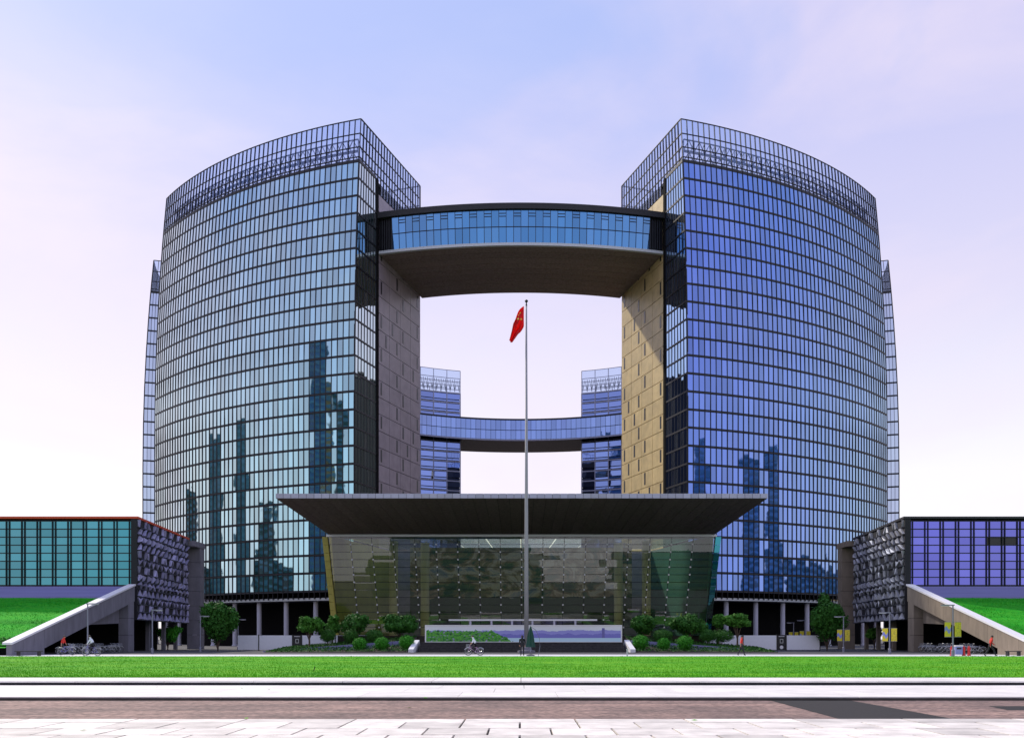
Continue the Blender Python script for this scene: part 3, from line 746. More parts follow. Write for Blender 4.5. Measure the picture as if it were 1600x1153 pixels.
for k in range(64):
    inst('fascia_panel', unit_box('fascia'), can, frame((-32.7 + 65.6 * (k + .5) / 64, cf - .06, 20.6), (65.6 / 64 - .05, 0, 0), (0, .1, 0), (0, 0, .62)))
# front glazing, each pane its own piece; it narrows and leans back towards the foot
nc, nr = 18, 13
def HP(u, v):                                      # u across 0..1, v up 0..1
    hx = FX1 + (FX0 - FX1) * v
    return Vector((-hx + 2 * hx * u + .1, DF + 0.5 * (1 - v), ZB + (ZT - .35 - ZB) * v))
for i in range(nc):
    for j in range(nr):
        inst('pane', unit_box('glass_hall'), H, pane_frame(HP(i / nc, j / nr), HP((i + 1) / nc, j / nr), HP(i / nc, (j + 1) / nr), HP((i + 1) / nc, (j + 1) / nr), t=.03, gap=.05, jit=.003))
for i in range(nc + 1):
    mb = MB(); mb.tube([HP(i / nc, 0) + Vector((0, .12, 0)), HP(i / nc, 1) + Vector((0, .12, 0))], .045, 4); mb.build('glazing_bar', 'mullion', H)
for j in range(nr + 1):
    mb = MB(); mb.tube([HP(0, j / nr) + Vector((0, .2, 0)), HP(1, j / nr) + Vector((0, .2, 0))], .035, 4); mb.build('glazing_bar', 'mullion', H)
mb = MB()
for i in range(1, nc):
    for j in range(1, nr):
        p = HP(i / nc, j / nr); mb.box(p.x - .11, p.x + .11, p.y - .06, p.y + .1, p.z - .11, p.z + .11)
tag(mb.build('glass_clamps', 'steel', H), kind='stuff')
mb = MB(); p, q = HP(0, 1), HP(1, 1); mb.box(p.x - .3, q.x + .3, DF - .12, DF + .4, ZT - .34, ZT + .02); mb.build('head_rail', 'steel', H)
for u, mname, s in ((0, 'olive', -1), (1, 'glass_wing_west', 1)):          # leaning corner fins
    mb = MB(); p0, p1 = HP(u, 0), HP(u, 1)
    for k in range(12):
        a, c = p0.lerp(p1, (k + .02) / 12), p0.lerp(p1, (k + .98) / 12)
        xs = sorted((s * .12, s * .95))
        mb.hexa([(a.x + xs[0], a.y - .2, a.z), (a.x + xs[1], a.y - .2, a.z), (a.x + xs[1], a.y + .5, a.z), (a.x + xs[0], a.y + .5, a.z),
                 (c.x + xs[0], c.y - .2, c.z), (c.x + xs[1], c.y - .2, c.z), (c.x + xs[1], c.y + .5, c.z), (c.x + xs[0], c.y + .5, c.z)])
    mb.build('corner_fin', mname, H)
# inside
mb = MB(); mb.box(-24, 24, DB - .6, DB, 2, 17.8); mb.build('rear_wall', 'stone_shaded', H)
mb = MB(); mb.slab([(-28.5, 151.6), (28.5, 151.6), (24, DB), (-24, DB)], GZ, 2.0); mb.build('floor', 'hall_floor', H)
for s, mname in ((-1, 'olive'), (1, 'hall_green')):
    mb = MB(); mb.hexa([(s * 28.9, 151.5, 2), (s * 24.0, DB, 2), (s * 24.5, DB, 2), (s * 29.4, 151.5, 2), (s * 29.9, 151.5, 17.8), (s * 24.0, DB, 17.8), (s * 24.5, DB, 17.8), (s * 30.4, 151.5, 17.8)])
    mb.build('side_wall', mname, H)
mb = MB(); mb.box(-19.5, 19.5, DB - 9.2, DB - 9.0, 5.0, 17.6); mb.build('mottled_panel', 'mottled_print', H)
for px, D in ((615, 160), (664, 163), (966, 163), (1010, 160)):
    mb = MB(); mb.lathe([(.75, 0), (.75, 15.8)], (X(px, D), D, 2.0), 14); mb.build('interior_column', 'hall_column', H)
# terrace in front of the hall
TR = MB(); TR.slab([(-21.5, 112.6), (21.5, 112.6), (21.5, 138), (29.4, 138), (29.4, 150.3), (-29.4, 150.3), (-29.4, 138), (-21.5, 138)], GZ - .05, 1.95)
tag(TR.build('terrace', 'soil'), 'raised planted terrace in front of the glass entrance hall', 'terrace')
# steps under the banner with slanted white cheeks
ST = thing('stone_steps', 'dark stone steps with slanted white cheek walls below the banner', 'steps', (0, 104, GZ))
for k in range(6):
    for i in range(10):
        x0 = -11.0 + 22.2 * i / 10
        inst('step_block', unit_box('step_stone'), ST, frame((x0 + 1.11, 103.2 + .36 * k + 1.6, GZ + .09 + .18 * k), (2.2, 0, 0), (0, 3.2, 0), (0, 0, .172)))
for s in (-1, 1):
    mb = MB(); xs = [(s * 11.3 + .1, s * 11.85 + .1)]
    x0, x1 = sorted(xs[0])
    mb.hexa([(x0 + s * .25, 102.2, GZ), (x1 + s * .25, 102.2, GZ), (x1, 108, GZ), (x0, 108, GZ), (x0 + s * .25, 102.2, GZ + .35), (x1 + s * .25, 102.2, GZ + .35), (x1, 106, 1.45), (x0, 106, 1.45)])
    mb.build('cheek_wall', 'coping_white', ST)
BN = thing('panorama_banner', 'long printed banner of violet hills, green trees and lake', 'banner', (0, 107, 1.2))
D = 107.0
mb = MB(); mb.box(X(666, D), X(970, D), D - .02, D + .06, Z(1002, D), Z(978, D)); mb.build('print', 'panorama_print', BN)
mb = MB()
for x0, x1, z0, z1 in ((X(664, D), X(972, D), Z(978, D), Z(976, D)), (X(664, D), X(972, D), Z(1004, D), Z(1002, D)), (X(664, D), X(666, D), Z(1002, D), Z(978, D)), (X(970, D), X(972, D), Z(1002, D), Z(978, D))):
    mb.box(x0, x1, D - .06, D + .1, z0, z1)
mb.build('border', 'white_paint', BN)
for k in range(8):
    mb = MB(); x = X(664, D) + 22 * (k + .5) / 8; mb.tube([(x, D + .25, 1.1), (x, D + .25, 3.0)], .05, 6); mb.build('stay', 'steel', BN)
RL = thing('guard_rail', 'white horizontal rail on short posts behind the banner', 'railing', (0, 118, 1.95))
D = 118.0
mb = MB(); mb.box(X(701, D), X(933, D), D - .12, D + .12, Z(969.5, D), Z(967, D)); mb.build('rail', 'white_paint', RL)
for px in (735, 768, 800, 832, 866, 899): mb = MB(); mb.box(X(px, D) - .12, X(px, D) + .12, D - .1, D + .1, 1.9, Z(969.6, D)); mb.build('post', 'column', RL)

# planted banks beside the steps, with a kerbed ramp
for s, wd in ((-1, 'left'), (1, 'right')):
    xa, xb = s * 12.2, s * 27.5
    mb = MB()
    mb.hexa([(xa, 102.6, GZ - .02), (xb, 102.6, GZ - .02), (xb, 112.58, GZ - .02), (xa, 112.58, GZ - .02), (xa, 102.6, GZ + .10), (xb, 102.6, GZ + .02), (xb, 112.58, .60), (xa, 112.58, 1.9)])
    bed = tag(mb.build('planting_bed', 'soil'), f'sloping dark planting bed {wd} of the steps with round clipped bushes', 'planting bed')
    mb = MB(); rg = random.Random(5 + s)
    for k in range(5200):                           # low ground cover
        u, v = rg.random(), rg.random(); xx = xa + (xb - xa) * u; yy = 102.6 + 9.9 * v
        zz = (GZ + .10 - .08 * u) * (1 - v) + (1.9 - 1.3 * u) * v
        a = rg.random() * 6.28; q = rg.uniform(.05, .12); h = rg.uniform(.03, .2)
        mb.poly([(xx - q * math.cos(a), yy - q * math.sin(a), zz), (xx + q * math.sin(a) * .6, yy - q * math.cos(a) * .6, zz + h), (xx + q * math.cos(a), yy + q * math.sin(a), zz + h * .8), (xx - q * math.sin(a) * .6, yy + q * math.cos(a) * .6, zz + h * .4)])
    tag(mb.build('ground_cover', 'leaf_dark', bed), kind='stuff')
    K = thing('ramp_kerb', f'low violet grey ramp kerb climbing through the {wd} planting bed', 'kerb', (s * 20, 107, GZ))
    for k in range(8):
        f0, f1 = k / 8, (k + 1) / 8 - .004
        x0, x1 = s * (12.3 + 16.5 * f0), s * (12.3 + 16.5 * f1); z0, z1 = 1.38 - 1.22 * f0, 1.38 - 1.22 * f1
        mb = MB(); mb.hexa([(x0, 106.9, z0 - .5), (x1, 106.9, z1 - .5), (x1, 107.5, z1 - .5), (x0, 107.5, z0 - .5), (x0, 106.9, z0 + .05), (x1, 106.9, z1 + .05), (x1, 107.5, z1 + .05), (x0, 107.5, z0 + .05)])
        mb.build('kerb_stone', 'violet_metal', K)

# ------------------------------------------------------------------ side wings
def wing(s):
    wd = 'left' if s < 0 else 'right'
    xi = -43.9 if s < 0 else 43.9
    W = thing('wing_building', f'long low {"teal" if s < 0 else "violet"} glass wing with carved end screen at far {wd}', 'building', (s * 60, 112, GZ))
    D0 = 110.0; gz0, gz1 = 7.7, 15.3; xo = 82.0; glass = 'glass_wing_west' if s < 0 else 'glass_wing_east'
    mb = MB(); mb.slab([(s * 44.7, D0 + .35), (s * xo, D0 + .35), (s * xo, 133), (s * 47.0, 133)], 5.0, gz1 - .2); mb.build('body', 'core', W)
    mb = MB(); mb.slab([(s * 43.75, D0 - .3), (s * xo, D0 - .3), (s * xo, 133.4), (s * 46.05, 133.4)], gz1 + .0, gz1 + .25); mb.build('roof_coping', 'coping_fringe_red' if s < 0 else 'roof_dark', W)
    nrow = 8; rh = (gz1 - .25 - gz0) / nrow; cw = 1.76; ncol = 21
    for i in range(ncol):
        for j in range(nrow):
            x0 = 44.5 + cw * i
            if s > 0 and j == 5 and i == 6 or s > 0 and j == 5 and i == 5: g = 'slot'
            else: g = glass
            q = pane_frame(*(Vector((s * xx, D0, zz)) for zz in (gz0 + rh * j, gz0 + rh * (j + 1)) for xx in sorted((x0, x0 + cw), reverse=s < 0)), gap=.06, jit=.003)
            inst('pane', unit_box(g), W, q)
        for dx in (0, .34):
            mb = MB(); x = s * (44.5 + cw * i + dx); mb.box(x - .03, x + .03, D0 - .22, D0 + .1, gz0 - .3, gz1 - .3); mb.build('mullion', 'mullion', W)
    for j in range(nrow + 1):
        mb = MB(); mb.box(*sorted((s * 44.4, s * xo)), D0 - .14, D0 + .3, gz0 + rh * j - .05, gz0 + rh * j + .05); mb.build('transom', 'mullion', W)
    mb = MB(); mb.box(*sorted((s * 44.2, s * xo)), D0 - .1, D0 + 1, gz0 - 1.0, gz0 - .06); mb.build('base_band', 'band', W)
    # carved end screen: backing sheet with rows of tilted facets
    sc = MB(); zz0, zz1 = 3.75, 15.25; y0, y1 = D0 - .25, 133.2; xin = s * 43.9; xin2 = s * 46.2
    sc.hexa([(xin, y0, zz0), (xin2, y1, zz0), (xin2 + s * .7, y1, zz0), (xin + s * .7, y0, zz0), (xin, y0, zz1), (xin2, y1, zz1), (xin2 + s * .7, y1, zz1), (xin + s * .7, y0, zz1)])
    scr = sc.build('carved_screen', 'screen_back', W)
    dvec = Vector((xin2 - xin, y1 - y0, 0)); nv = Vector((-s * dvec.y, s * dvec.x, 0)).normalized()
    nrw, ncl = 13, 13; ru = dvec / ncl; rz = (zz1 - zz0) / nrw
    tm = 'screen_tile' if s < 0 else 'screen_tile_e'
    kinds = [[(.08, .06), (.50, .94), (.88, .12)], [(.10, .9), (.46, .08), (.9, .92), (.55, .6)], [(.1, .1), (.3, .92), (.9, .7), (.6, .3)], [(.12, .5), (.5, .95), (.92, .55), (.7, .1), (.6, .5)], [(.1, .9), (.25, .08), (.45, .1), (.35, .95)], [(.1, .1), (.5, .15), (.95, .85), (.6, .9)]]
    for j in range(nrw):
        kk = [0, 4, 1, 0, 3, 2, 4, 1, 4, 5, 2, 5, 4][j]
        for i in range(ncl):
            base = Vector((xin, y0, zz0)) + ru * i + Vector((0, 0, rz * j))
            pts = [(u + random.uniform(-.06, .06), v + random.uniform(-.05, .05)) for u, v in kinds[kk]]
            if (i + j) % 2 and kk in (0, 4): pts = [(1 - u, v) for u, v in pts]
            fr = [base + ru * u + Vector((0, 0, rz * v)) + nv * (.05 + .30 * rnd()) for u, v in pts]
            bk = [base + ru * u + Vector((0, 0, rz * v)) - nv * .03 for u, v in pts]
            mb = MB(); n_ = len(pts); mb.poly(fr)
            for k in range(n_): mb.quad(fr[k], bk[k], bk[(k + 1) % n_], fr[(k + 1) % n_])
            mb.build('screen_facet', tm, scr)
        mb = MB(); a = Vector((xin, y0, zz0 + rz * j)); mb.tube([a + nv * .1, a + dvec + nv * .1], .07, 4); mb.build('screen_rail', 'mullion', scr)
    # concrete portal behind the screen
    con = 'concrete' if s < 0 else 'concrete_sunlit'
    xp = s * 46.4
    for k in range(7):
        mb = MB(); mb.box(*sorted((xp + s * .9, xp - s * .95)), 136, 137.8, GZ + 2.05 * k, GZ + 2.05 * (k + 1) - .04); mb.build('portal_block', con, W)
    mb = MB(); mb.box(*sorted((xp + s * 1.2, xp - s * 1.0)), 133.5, 138.0, 14.45, 15.2); mb.build('portal_beam', con, W)
    # pillars and dark undercroft
    for y in (111.2, 118, 125, 131):
        xp_ = 44.9 + 2.3 * (y - 110) / 23
        mb = MB(); mb.box(*sorted((s * xp_, s * (xp_ + .45))), y, y + .45, GZ, 4.55); mb.build('pillar', con, W)
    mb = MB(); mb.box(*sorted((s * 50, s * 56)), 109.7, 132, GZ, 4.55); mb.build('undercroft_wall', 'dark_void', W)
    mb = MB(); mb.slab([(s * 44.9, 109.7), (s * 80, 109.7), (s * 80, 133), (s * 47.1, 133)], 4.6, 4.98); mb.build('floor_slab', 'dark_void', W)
    # ------------- grass ramp roof in front of the wing, its parapet and undercroft
    xe = s * 44.0; y_lo, y_hi = 83.5, 108.8; z_lo, z_hi = .95, 6.35
    mb = MB(); x0, x1 = sorted((s * 44.9, s * 110))
    nx, ny = 30, 12
    for i in range(nx):
        for j in range(ny):
            q = []
            for a, c in ((i, j), (i + 1, j), (i + 1, j + 1), (i, j + 1)):
                xx, yy = x0 + (x1 - x0) * a / nx, y_lo + (y_hi - y_lo) * c / ny
                q.append((xx, yy, z_lo - .15 + (z_hi - z_lo) * c / ny + .10 * noise.noise((xx * .3, yy * .3, 4))))
            mb.quad(*q)
    bk = tag(mb.build('grass_bank', 'bank'), kind='structure')
    tf = MB()
    for k in range(16000):
        xx = s * random.uniform(45, 72); yy = random.uniform(y_lo, y_hi); zz = z_lo - .17 + (z_hi - z_lo) * (yy - y_lo) / (y_hi - y_lo)
        h = random.uniform(.05, .13); a = rnd() * 3.14; dx, dy = math.cos(a) * .03, math.sin(a) * .03
        tf.poly(((xx - dx, yy - dy, zz), (xx + dx, yy + dy, zz), (xx + random.uniform(-.08, .08), yy - random.uniform(0, .1), zz + h)))
    tag(tf.build('turf_tufts', 'bank', bk), kind='stuff')
    VB = MB(); VB.hexa([(x0, 108.7, 6.0), (x1, 108.7, 6.0), (x1, 109.6, 6.0), (x0, 109.6, 6.0), (x0, 108.7, 6.28), (x1, 108.7, 6.28), (x1, 109.6, 7.55), (x0, 109.6, 7.55)])
    VB.build('sloped_flashing', 'violet_metal', W)
    PW = thing('ramp_wall', f'sloping concrete parapet wall with white coping in front of the {wd} wing', 'wall', (xe, 96, GZ))
    def zt(y): return 1.05 + (7.55 - 1.05) * (y - 83.0) / (109.2 - 83.0)
    npan = 14; ya, yb = 83.0, 109.4
    for k in range(npan):                          # parapet cast in bays with open joints
        a, c = ya + (yb - ya) * k / npan, ya + (yb - ya) * (k + 1) / npan - .03
        mb = MB(); xs = sorted((xe, xe + s * .5)); th = 1.75
        za, zc = zt(a), zt(c); ba, bc = (max(za - th, GZ), max(zc - th, GZ))
        if a < 87.2: ba = bc = GZ
        mb.hexa([(xs[0], a, ba), (xs[1], a, ba), (xs[1], c, bc), (xs[0], c, bc), (xs[0], a, za), (xs[1], a, za), (xs[1], c, zc), (xs[0], c, zc)])
        mb.build('parapet_panel', con, PW)
    mb = MB(); xs = sorted((xe - s * .12, xe + s * .75))
    mb.hexa([(xs[0], ya - .2, zt(ya) + .02), (xs[1], ya - .2, zt(ya) + .02), (xs[1], yb, zt(yb) + .02), (xs[0], yb, zt(yb) + .02), (xs[0], ya - .2, zt(ya) + .2), (xs[1], ya - .2, zt(ya) + .2), (xs[1], yb, zt(yb) + .2), (xs[0], yb, zt(yb) + .2)])
    mb.build('coping', 'coping_white', PW)
    for k in range(3):
        mb = MB(); mb.box(*sorted((xe + s * .02, xe + s * 1.1)), 107.6, 109.2, GZ + 1.9 * k, GZ + 1.9 * (k + 1) - .04); mb.build('pier_block', con, PW)
    # concrete gable inside the undercroft, dark hall behind
    mb = MB(); x = xe + s * 1.0
    mb.hexa([(x, 99, 3.0), (x + s * .4, 99, 3.0), (x + s * .4, 107.5, 3.3), (x, 107.5, 3.3), (x, 99, 3.35), (x + s * .4, 99, 3.35), (x + s * .4, 107.5, 5.7), (x, 107.5, 5.7)]); mb.build('gable', con, PW)
    mb = MB(); xs = sorted((s * 44.9, s * 56)); 
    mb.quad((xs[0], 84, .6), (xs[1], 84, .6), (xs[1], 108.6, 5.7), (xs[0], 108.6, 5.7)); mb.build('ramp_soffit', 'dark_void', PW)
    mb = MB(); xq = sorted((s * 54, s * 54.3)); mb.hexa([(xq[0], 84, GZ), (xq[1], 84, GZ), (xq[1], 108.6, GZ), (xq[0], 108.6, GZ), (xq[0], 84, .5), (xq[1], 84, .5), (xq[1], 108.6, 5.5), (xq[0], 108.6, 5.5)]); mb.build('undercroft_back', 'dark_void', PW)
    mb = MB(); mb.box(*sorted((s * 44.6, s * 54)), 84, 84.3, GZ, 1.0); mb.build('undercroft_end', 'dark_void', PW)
wing(-1); wing(1)

# white site hoarding panels under the towers
for s, px0, px1, wd in ((-1, 371, 540, 'left'), (1, 1092, 1262, 'right')):
    D = 117.0; xs = X(px0, D); xe = X(px1, D); x = xs; k = 0
    HB = thing('site_hoarding', f'white panel hoarding under the {wd} tower with a black notice panel', 'hoarding', ((xs + xe) / 2, D, GZ))
    pat = (2.6, 4.1, 1.15, 4.1, 4.1) if s < 0 else (2.2, 3.2, 4.1, 1.15, 4.1)
    for wdt in pat:
        black = wdt < 1.5
        mb = MB(); mb.box(x + .04, x + wdt - .04, D, D + .08, .25 if not black else .2, 2.0 if not black else 2.05)
        mb.build('notice_panel' if black else 'hoarding_panel', 'sign_black' if black else 'hoarding', HB)
        if black:
            cx = x + wdt / 2
            mb = MB()
            for q in range(14): pass
            ring = [(cx + .22 * math.cos(2 * math.pi * q / 14), .55 + .22 * math.sin(2 * math.pi * q / 14)) for q in range(14)]
            mb.prism(ring, D - .02, D - .003); mb.build('notice_symbol', 'white_paint', HB)
            mb = MB(); mb.box(cx - .2, cx + .2, D - .02, D - .003, 1.05, 1.12); mb.box(cx - .2, cx - .14, D - .02, D - .003, 1.12, 1.5); mb.box(cx + .14, cx + .2, D - .02, D - .003, 1.12, 1.5); mb.box(cx - .2, cx + .2, D - .02, D - .003, 1.5, 1.56)
            mb.build('notice_symbol', 'steel', HB)
            mb = MB(); mb.box(cx - .35, cx + .35, D - .02, D - .003, 1.84, 1.9); mb.build('notice_symbol', 'white_paint', HB)
        x += wdt
        mb = MB(); mb.box(x - .045, x + .045, D - .06, D + .15, GZ, 2.1); mb.build('post', 'sign_black', HB)

# ------------------------------------------------------------------ flagpole and flag
D = 98.0; fx = X(822.5, D)
FP = thing('flagpole', 'tall tapering grey metal flagpole in front of the hall', 'flagpole', (fx, D, GZ))
zt_ = Z(468, D)
mb = MB(); mb.tube([(fx, D, GZ), (fx, D, 12), (fx, D, zt_ - .6)], [.25, .19, .075], 14); mb.build('pole', 'pole_metal', FP, smooth=True)
mb = MB(); mb.lathe([(.02, -.5), (.10, -.48), (.06, -.3), (.06, -.15), (.15, -.1), (.17, .02), (.10, .1), (.02, .14)], (fx, D, zt_ - .15), 12); mb.build('finial', 'mullion', FP, smooth=True)
mb = MB(); mb.lathe([(.9, 0), (.9, .25), (.55, .3), (.5, .6), (.3, .65)], (fx, D, GZ), 20); mb.build('plinth', 'concrete', FP)
mb = MB(); mb.tube([(fx - .12, D - .05, 1.3), (fx - .1, D - .03, zt_ - .7)], .012, 5); mb.build('halyard', 'white_paint', FP)
# limp flag hanging from its hoist: outline with folds and thickness
def flagsurf():
    W_, Hn = 26, 18; grid = []
    for i in range(W_ + 1):
        u = i / W_; row = []
        for j in range(Hn + 1):
            v = j / Hn
            # hoist edge between (0,0) and (0,-2.0); fly droops down and gathers
            topx, topz = -1.75 * u - .12 * math.sin(u * 6.3), -0.1 * u - 2.45 * u ** 1.25
            botx, botz = -.95 * u ** 1.2, -2.0 - 1.15 * u ** .7
            if u > .70:                             # the fly gathers into a hanging tail
                g_ = (u - .70) / .30
                topx += .28 * g_; topz -= .95 * g_; botx -= .30 * g_; botz -= .62 * g_
            fx_ = topx + (botx - topx) * v; fz_ = topz + (botz - topz) * v
            fy_ = (.16 * math.sin(v * 8 + u * 4) + .12 * math.sin(v * 17 - u * 6)) * min(1, u * 3)
            fx_ += .07 * math.sin(v * 11 + u * 3) * min(1, u * 3)
            row.append(Vector((fx_, fy_, fz_)))
        grid.append(row)
    return grid, W_, Hn
grid, W_, Hn = flagsurf()
ox = Vector((X(818.6, D), D - .02, Z(478.5, D)))
mb = MB()
for i in range(W_):
    for j in range(Hn): mb.quad(*(grid[a][c] + ox for a, c in ((i, j), (i + 1, j), (i + 1, j + 1), (i, j + 1))))
FG = thing('flag', 'red flag with small yellow stars hanging limp near the pole top', 'flag', tuple(ox))
cl_ = mb.build('cloth', 'flag_red', FG, smooth=True)
sol = cl_.modifiers.new('thickness', 'SOLIDIFY'); sol.thickness = .012
def star(i, j, r_, rot):
    c = grid[i][j] + ox; du = (grid[i + 1][j] - grid[i - 1][j]).normalized(); dv = (grid[i][j + 1] - grid[i][j - 1]).normalized()
    n_ = du.cross(dv).normalized()
    if n_.y > 0: n_ = -n_
    dv = n_.cross(du)
    pts = []
    for q in range(10):
        a = rot + math.pi * q / 5; rr_ = r_ if q % 2 == 0 else r_ * .42
        pts.append(c + n_ * .05 + (du * math.cos(a) + dv * math.sin(a)) * rr_)
    mb = MB(); mb.poly(pts); bk = [p - n_ * .03 for p in pts]; mb.poly(bk[::-1])
    for q in range(10): mb.quad(pts[q], bk[q], bk[(q + 1) % 10], pts[(q + 1) % 10])
    mb.build('star', 'flag_star', FG)
for i, j, r_ in ((5, 3, .13), (8, 3, .15), (9, 7, .15), (5, 9, .13)): star(i, j, r_, .5)

# ------------------------------------------------------------------ street lamps
def lamp(px, D, h, label, arm, pennant):
    x = X(px, D); L = thing('street_lamp', label, 'street lamp', (x, D, GZ), group='forecourt lamps')
    mb = MB(); mb.tube([(x, D, GZ), (x, D, h)], [.075, .055], 8); mb.build('pole', 'lamp_metal', L)
    mb = MB(); mb.lathe([(.14, 0), (.14, .5), (.09, .55)], (x, D, GZ), 10); mb.build('base', 'lamp_metal', L)
    mb = MB(); x0, x1 = sorted((x - arm * .1, x + arm * 1.0)); mb.box(x0, x1, D - .09, D + .09, h - .02, h + .07); hd = mb.build('head', 'lamp_metal', L)
    mb = MB(); x0, x1 = sorted((x + arm * .35, x + arm * .97)); mb.box(x0, x1, D - .075, D + .075, h - .05, h - .022); mb.build('lens', 'lamp_lens', hd)
    if pennant:
        for s, mm in ((-1, 'pennant_print'), (1, 'pennant_plain')):
            x0, x1 = sorted((x + s * .16, x + s * .68))
            zz = 1.35 if D > 84 else 1.75
            mb = MB(); mb.box(x0, x1, D - .012, D + .012, zz, zz + 1.2); mb.build('pennant', mm, L)
            for z in (zz - .02, zz + 1.22):
                mb = MB(); mb.tube([(x, D, z), (x + s * .7, D, z)], .018, 5); mb.build('bracket', 'lamp_metal', L)
for px, D, h, lb, arm, pn in (
    (137, 86.5, 4.70, 'lamp post in front of the left ramp parapet, nearest of the left lamps', 1, 0),
    (238, 92, 4.30, 'lamp post in front of the left carved screen', 1, 0),
    (313, 106, 4.05, 'lamp post beside the big dark tree on the left', 1, 0),
    (372, 124, 4.05, 'short-looking lamp post at the left end of the white hoarding', 1, 0),
    (1489, 80, 4.35, 'lamp post with large yellow pennants in front of the right ramp parapet', -1, 1),
    (1390, 90, 4.00, 'lamp post with yellow pennants in front of the right carved screen', -1, 1),
    (1318, 104, 3.95, 'lamp post with yellow pennants beside the right concrete portal', -1, 1),
    (1258, 122, 3.90, 'lamp post with yellow pennants before the right dark tree and hoarding', -1, 1),
    (1240, 140, 3.90, 'farthest lamp post, tiny yellow pennants, above the right hoarding', -1, 1)):
    lamp(px, D, h, lb, arm, pn)

# ------------------------------------------------------------------ trees and clipped bushes
def leaf_mesh(name, blobs, n, size, mname, seed):
    rg = random.Random(seed); mb = MB()
    vols = [b_[3] * b_[4] * b_[5] for b_ in blobs]; tot = sum(vols)
    for b_, v in zip(blobs, vols):
        for k in range(int(n * v / tot)):
            d = Vector((rg.gauss(0, 1), rg.gauss(0, 1), rg.gauss(0, 1))).normalized()
            q = (rg.random() ** .28) * (1 + .10 * rg.gauss(0, 1))
            p = Vector((b_[0] + d.x * b_[3] * q, b_[1] + d.y * b_[4] * q, b_[2] + d.z * b_[5] * q))
            n_ = (d + Vector((rg.gauss(0, .55), rg.gauss(0, .55), rg.gauss(0, .55)))).normalized()
            u = n_.cross(Vector((rg.gauss(0, 1), rg.gauss(0, 1), rg.gauss(0, 1)))).normalized(); w_ = n_.cross(u)
            a, c = size * rg.uniform(.6, 1.3), size * rg.uniform(.35, .7)
            mb.poly([p - u * a, p - w_ * c, p + u * a, p + w_ * c])
    return mb.mesh(name, mname)
def tree(px, D, top_py, wpx, label, mname, seed, stem=.9, flat=.8, name='round_tree', group='round-headed trees', n=3200, size=.17, z0=None):
    x = X(px, D); zt = Z(top_py, D); rad = wpx * D / F / 2; zg = GZ if z0 is None else z0
    T = thing(name, label, 'tree', (x, D, zg), group=group)
    rg = random.Random(seed); hz = zt - zg; cz = max(stem, hz - 2 * rad * flat); ry = rad * .95
    cc = (cz + hz) / 2; rz = (hz - cz) / 2
    blobs = [(0, 0, cc, rad * .66, ry * .66, rz * .74)]
    for k in range(11):
        a = rg.random() * 6.28; e = rg.uniform(-.5, 1); q = rg.uniform(.5, .84)
        blobs.append((rad * q * math.cos(a) * math.cos(e), ry * q * math.sin(a) * math.cos(e), cc + rz * q * math.sin(e), rad * rg.uniform(.30, .46), ry * .4, rz * rg.uniform(.3, .44)))
    o = bpy.data.objects.new('crown', leaf_mesh('crown', blobs, int(n * 1.6), size, mname, seed)); COL.objects.link(o); o.parent = T
    mb = MB(); mb.tube([(0, 0, -.05), (.03, .02, cz * .6), (0, 0, cc)], [.13, .10, .05], 8)
    for k in range(6):
        a = k * 1.05 + rg.random(); mb.tube([(0, 0, cz * rg.uniform(.45, .8)), (rad * .35 * math.cos(a), ry * .35 * math.sin(a), cc - rz * .25), (rad * .6 * math.cos(a), ry * .6 * math.sin(a), cc + rz * .1)], [.06, .04, .015], 5)
    mb.build('trunk', 'bark', T, local=True)
    return T
tree(483, 110, 962, 44, 'small pale green tree in front of the left white hoarding', 'leaf', 3, 1.0, .7, n=1500)
tree(519, 113, 960, 26, 'narrow leafy tree beside the left foot of the glass hall', 'leaf', 31, .4, 1.4, n=1700)
tree(557, 112, 957, 46, 'loose olive green tree, second left of the steps', 'leaf_dark', 4, .9, .85, n=1900, z0=.9)
tree(625, 113, 957, 58, 'dense flat-topped tree just left of the banner', 'leaf_dark', 5, .9, .62, n=3600, z0=.9)
tree(1006, 113, 957, 48, 'dense dark tree just right of the banner', 'leaf_dark', 6, .6, .8, n=3400, z0=.9)
tree(1078, 112, 953, 56, 'broad dark tree in front of the hall\'s right corner', 'leaf_dark', 7, .8, .8, n=3200, z0=.8)
tree(1122, 114, 956, 22, 'thin leafy tree beside the right foot of the glass hall', 'leaf', 32, .5, 1.3, n=1400)
tree(1152, 111, 958, 46, 'mushroom-shaped tree in front of the right white hoarding', 'leaf', 8, 1.4, .55, n=2600)
tree(340, 112, 931, 58, 'big dark leafy tree beside the left concrete portal', 'leaf_dark', 9, .2, 1.4, n=6000, size=.2)
tree(1292, 116, 928, 60, 'big dark leafy tree beside the right concrete portal', 'leaf_dark', 10, .2, 1.4, n=6000, size=.2)
tree(262, 128, 975, 40, 'bright green tree glimpsed under the left carved screen', 'leaf_bright', 12, .4, .8, n=1800)
tree(1366, 128, 978, 30, 'green tree glimpsed under the right carved screen', 'leaf', 13, .4, .8, n=1200)
def bush(px, py, wpx, D, label, seed, mname='leaf_bright', hpx=None, group='clipped ball bushes', shape='ball_bush', cat='bush'):
    x, z = X(px, D), Z(py, D); r_ = wpx * D / F / 2; rz = (hpx or wpx * .9) * D / F / 2
    mb_ = leaf_mesh('foliage', [(0, 0, 0, r_ * .93, r_ * .93, rz * .93)], 2600, .085, mname, seed)
    T = thing(shape, label, cat, (x, D, z), group=group)
    o = bpy.data.objects.new('foliage', mb_); COL.objects.link(o); o.parent = T
    m2 = MB(); m2.tube([(0, 0, -rz - .6), (0, 0, 0)], [.06, .05], 6); m2.build('stem', 'bark', T, local=True)
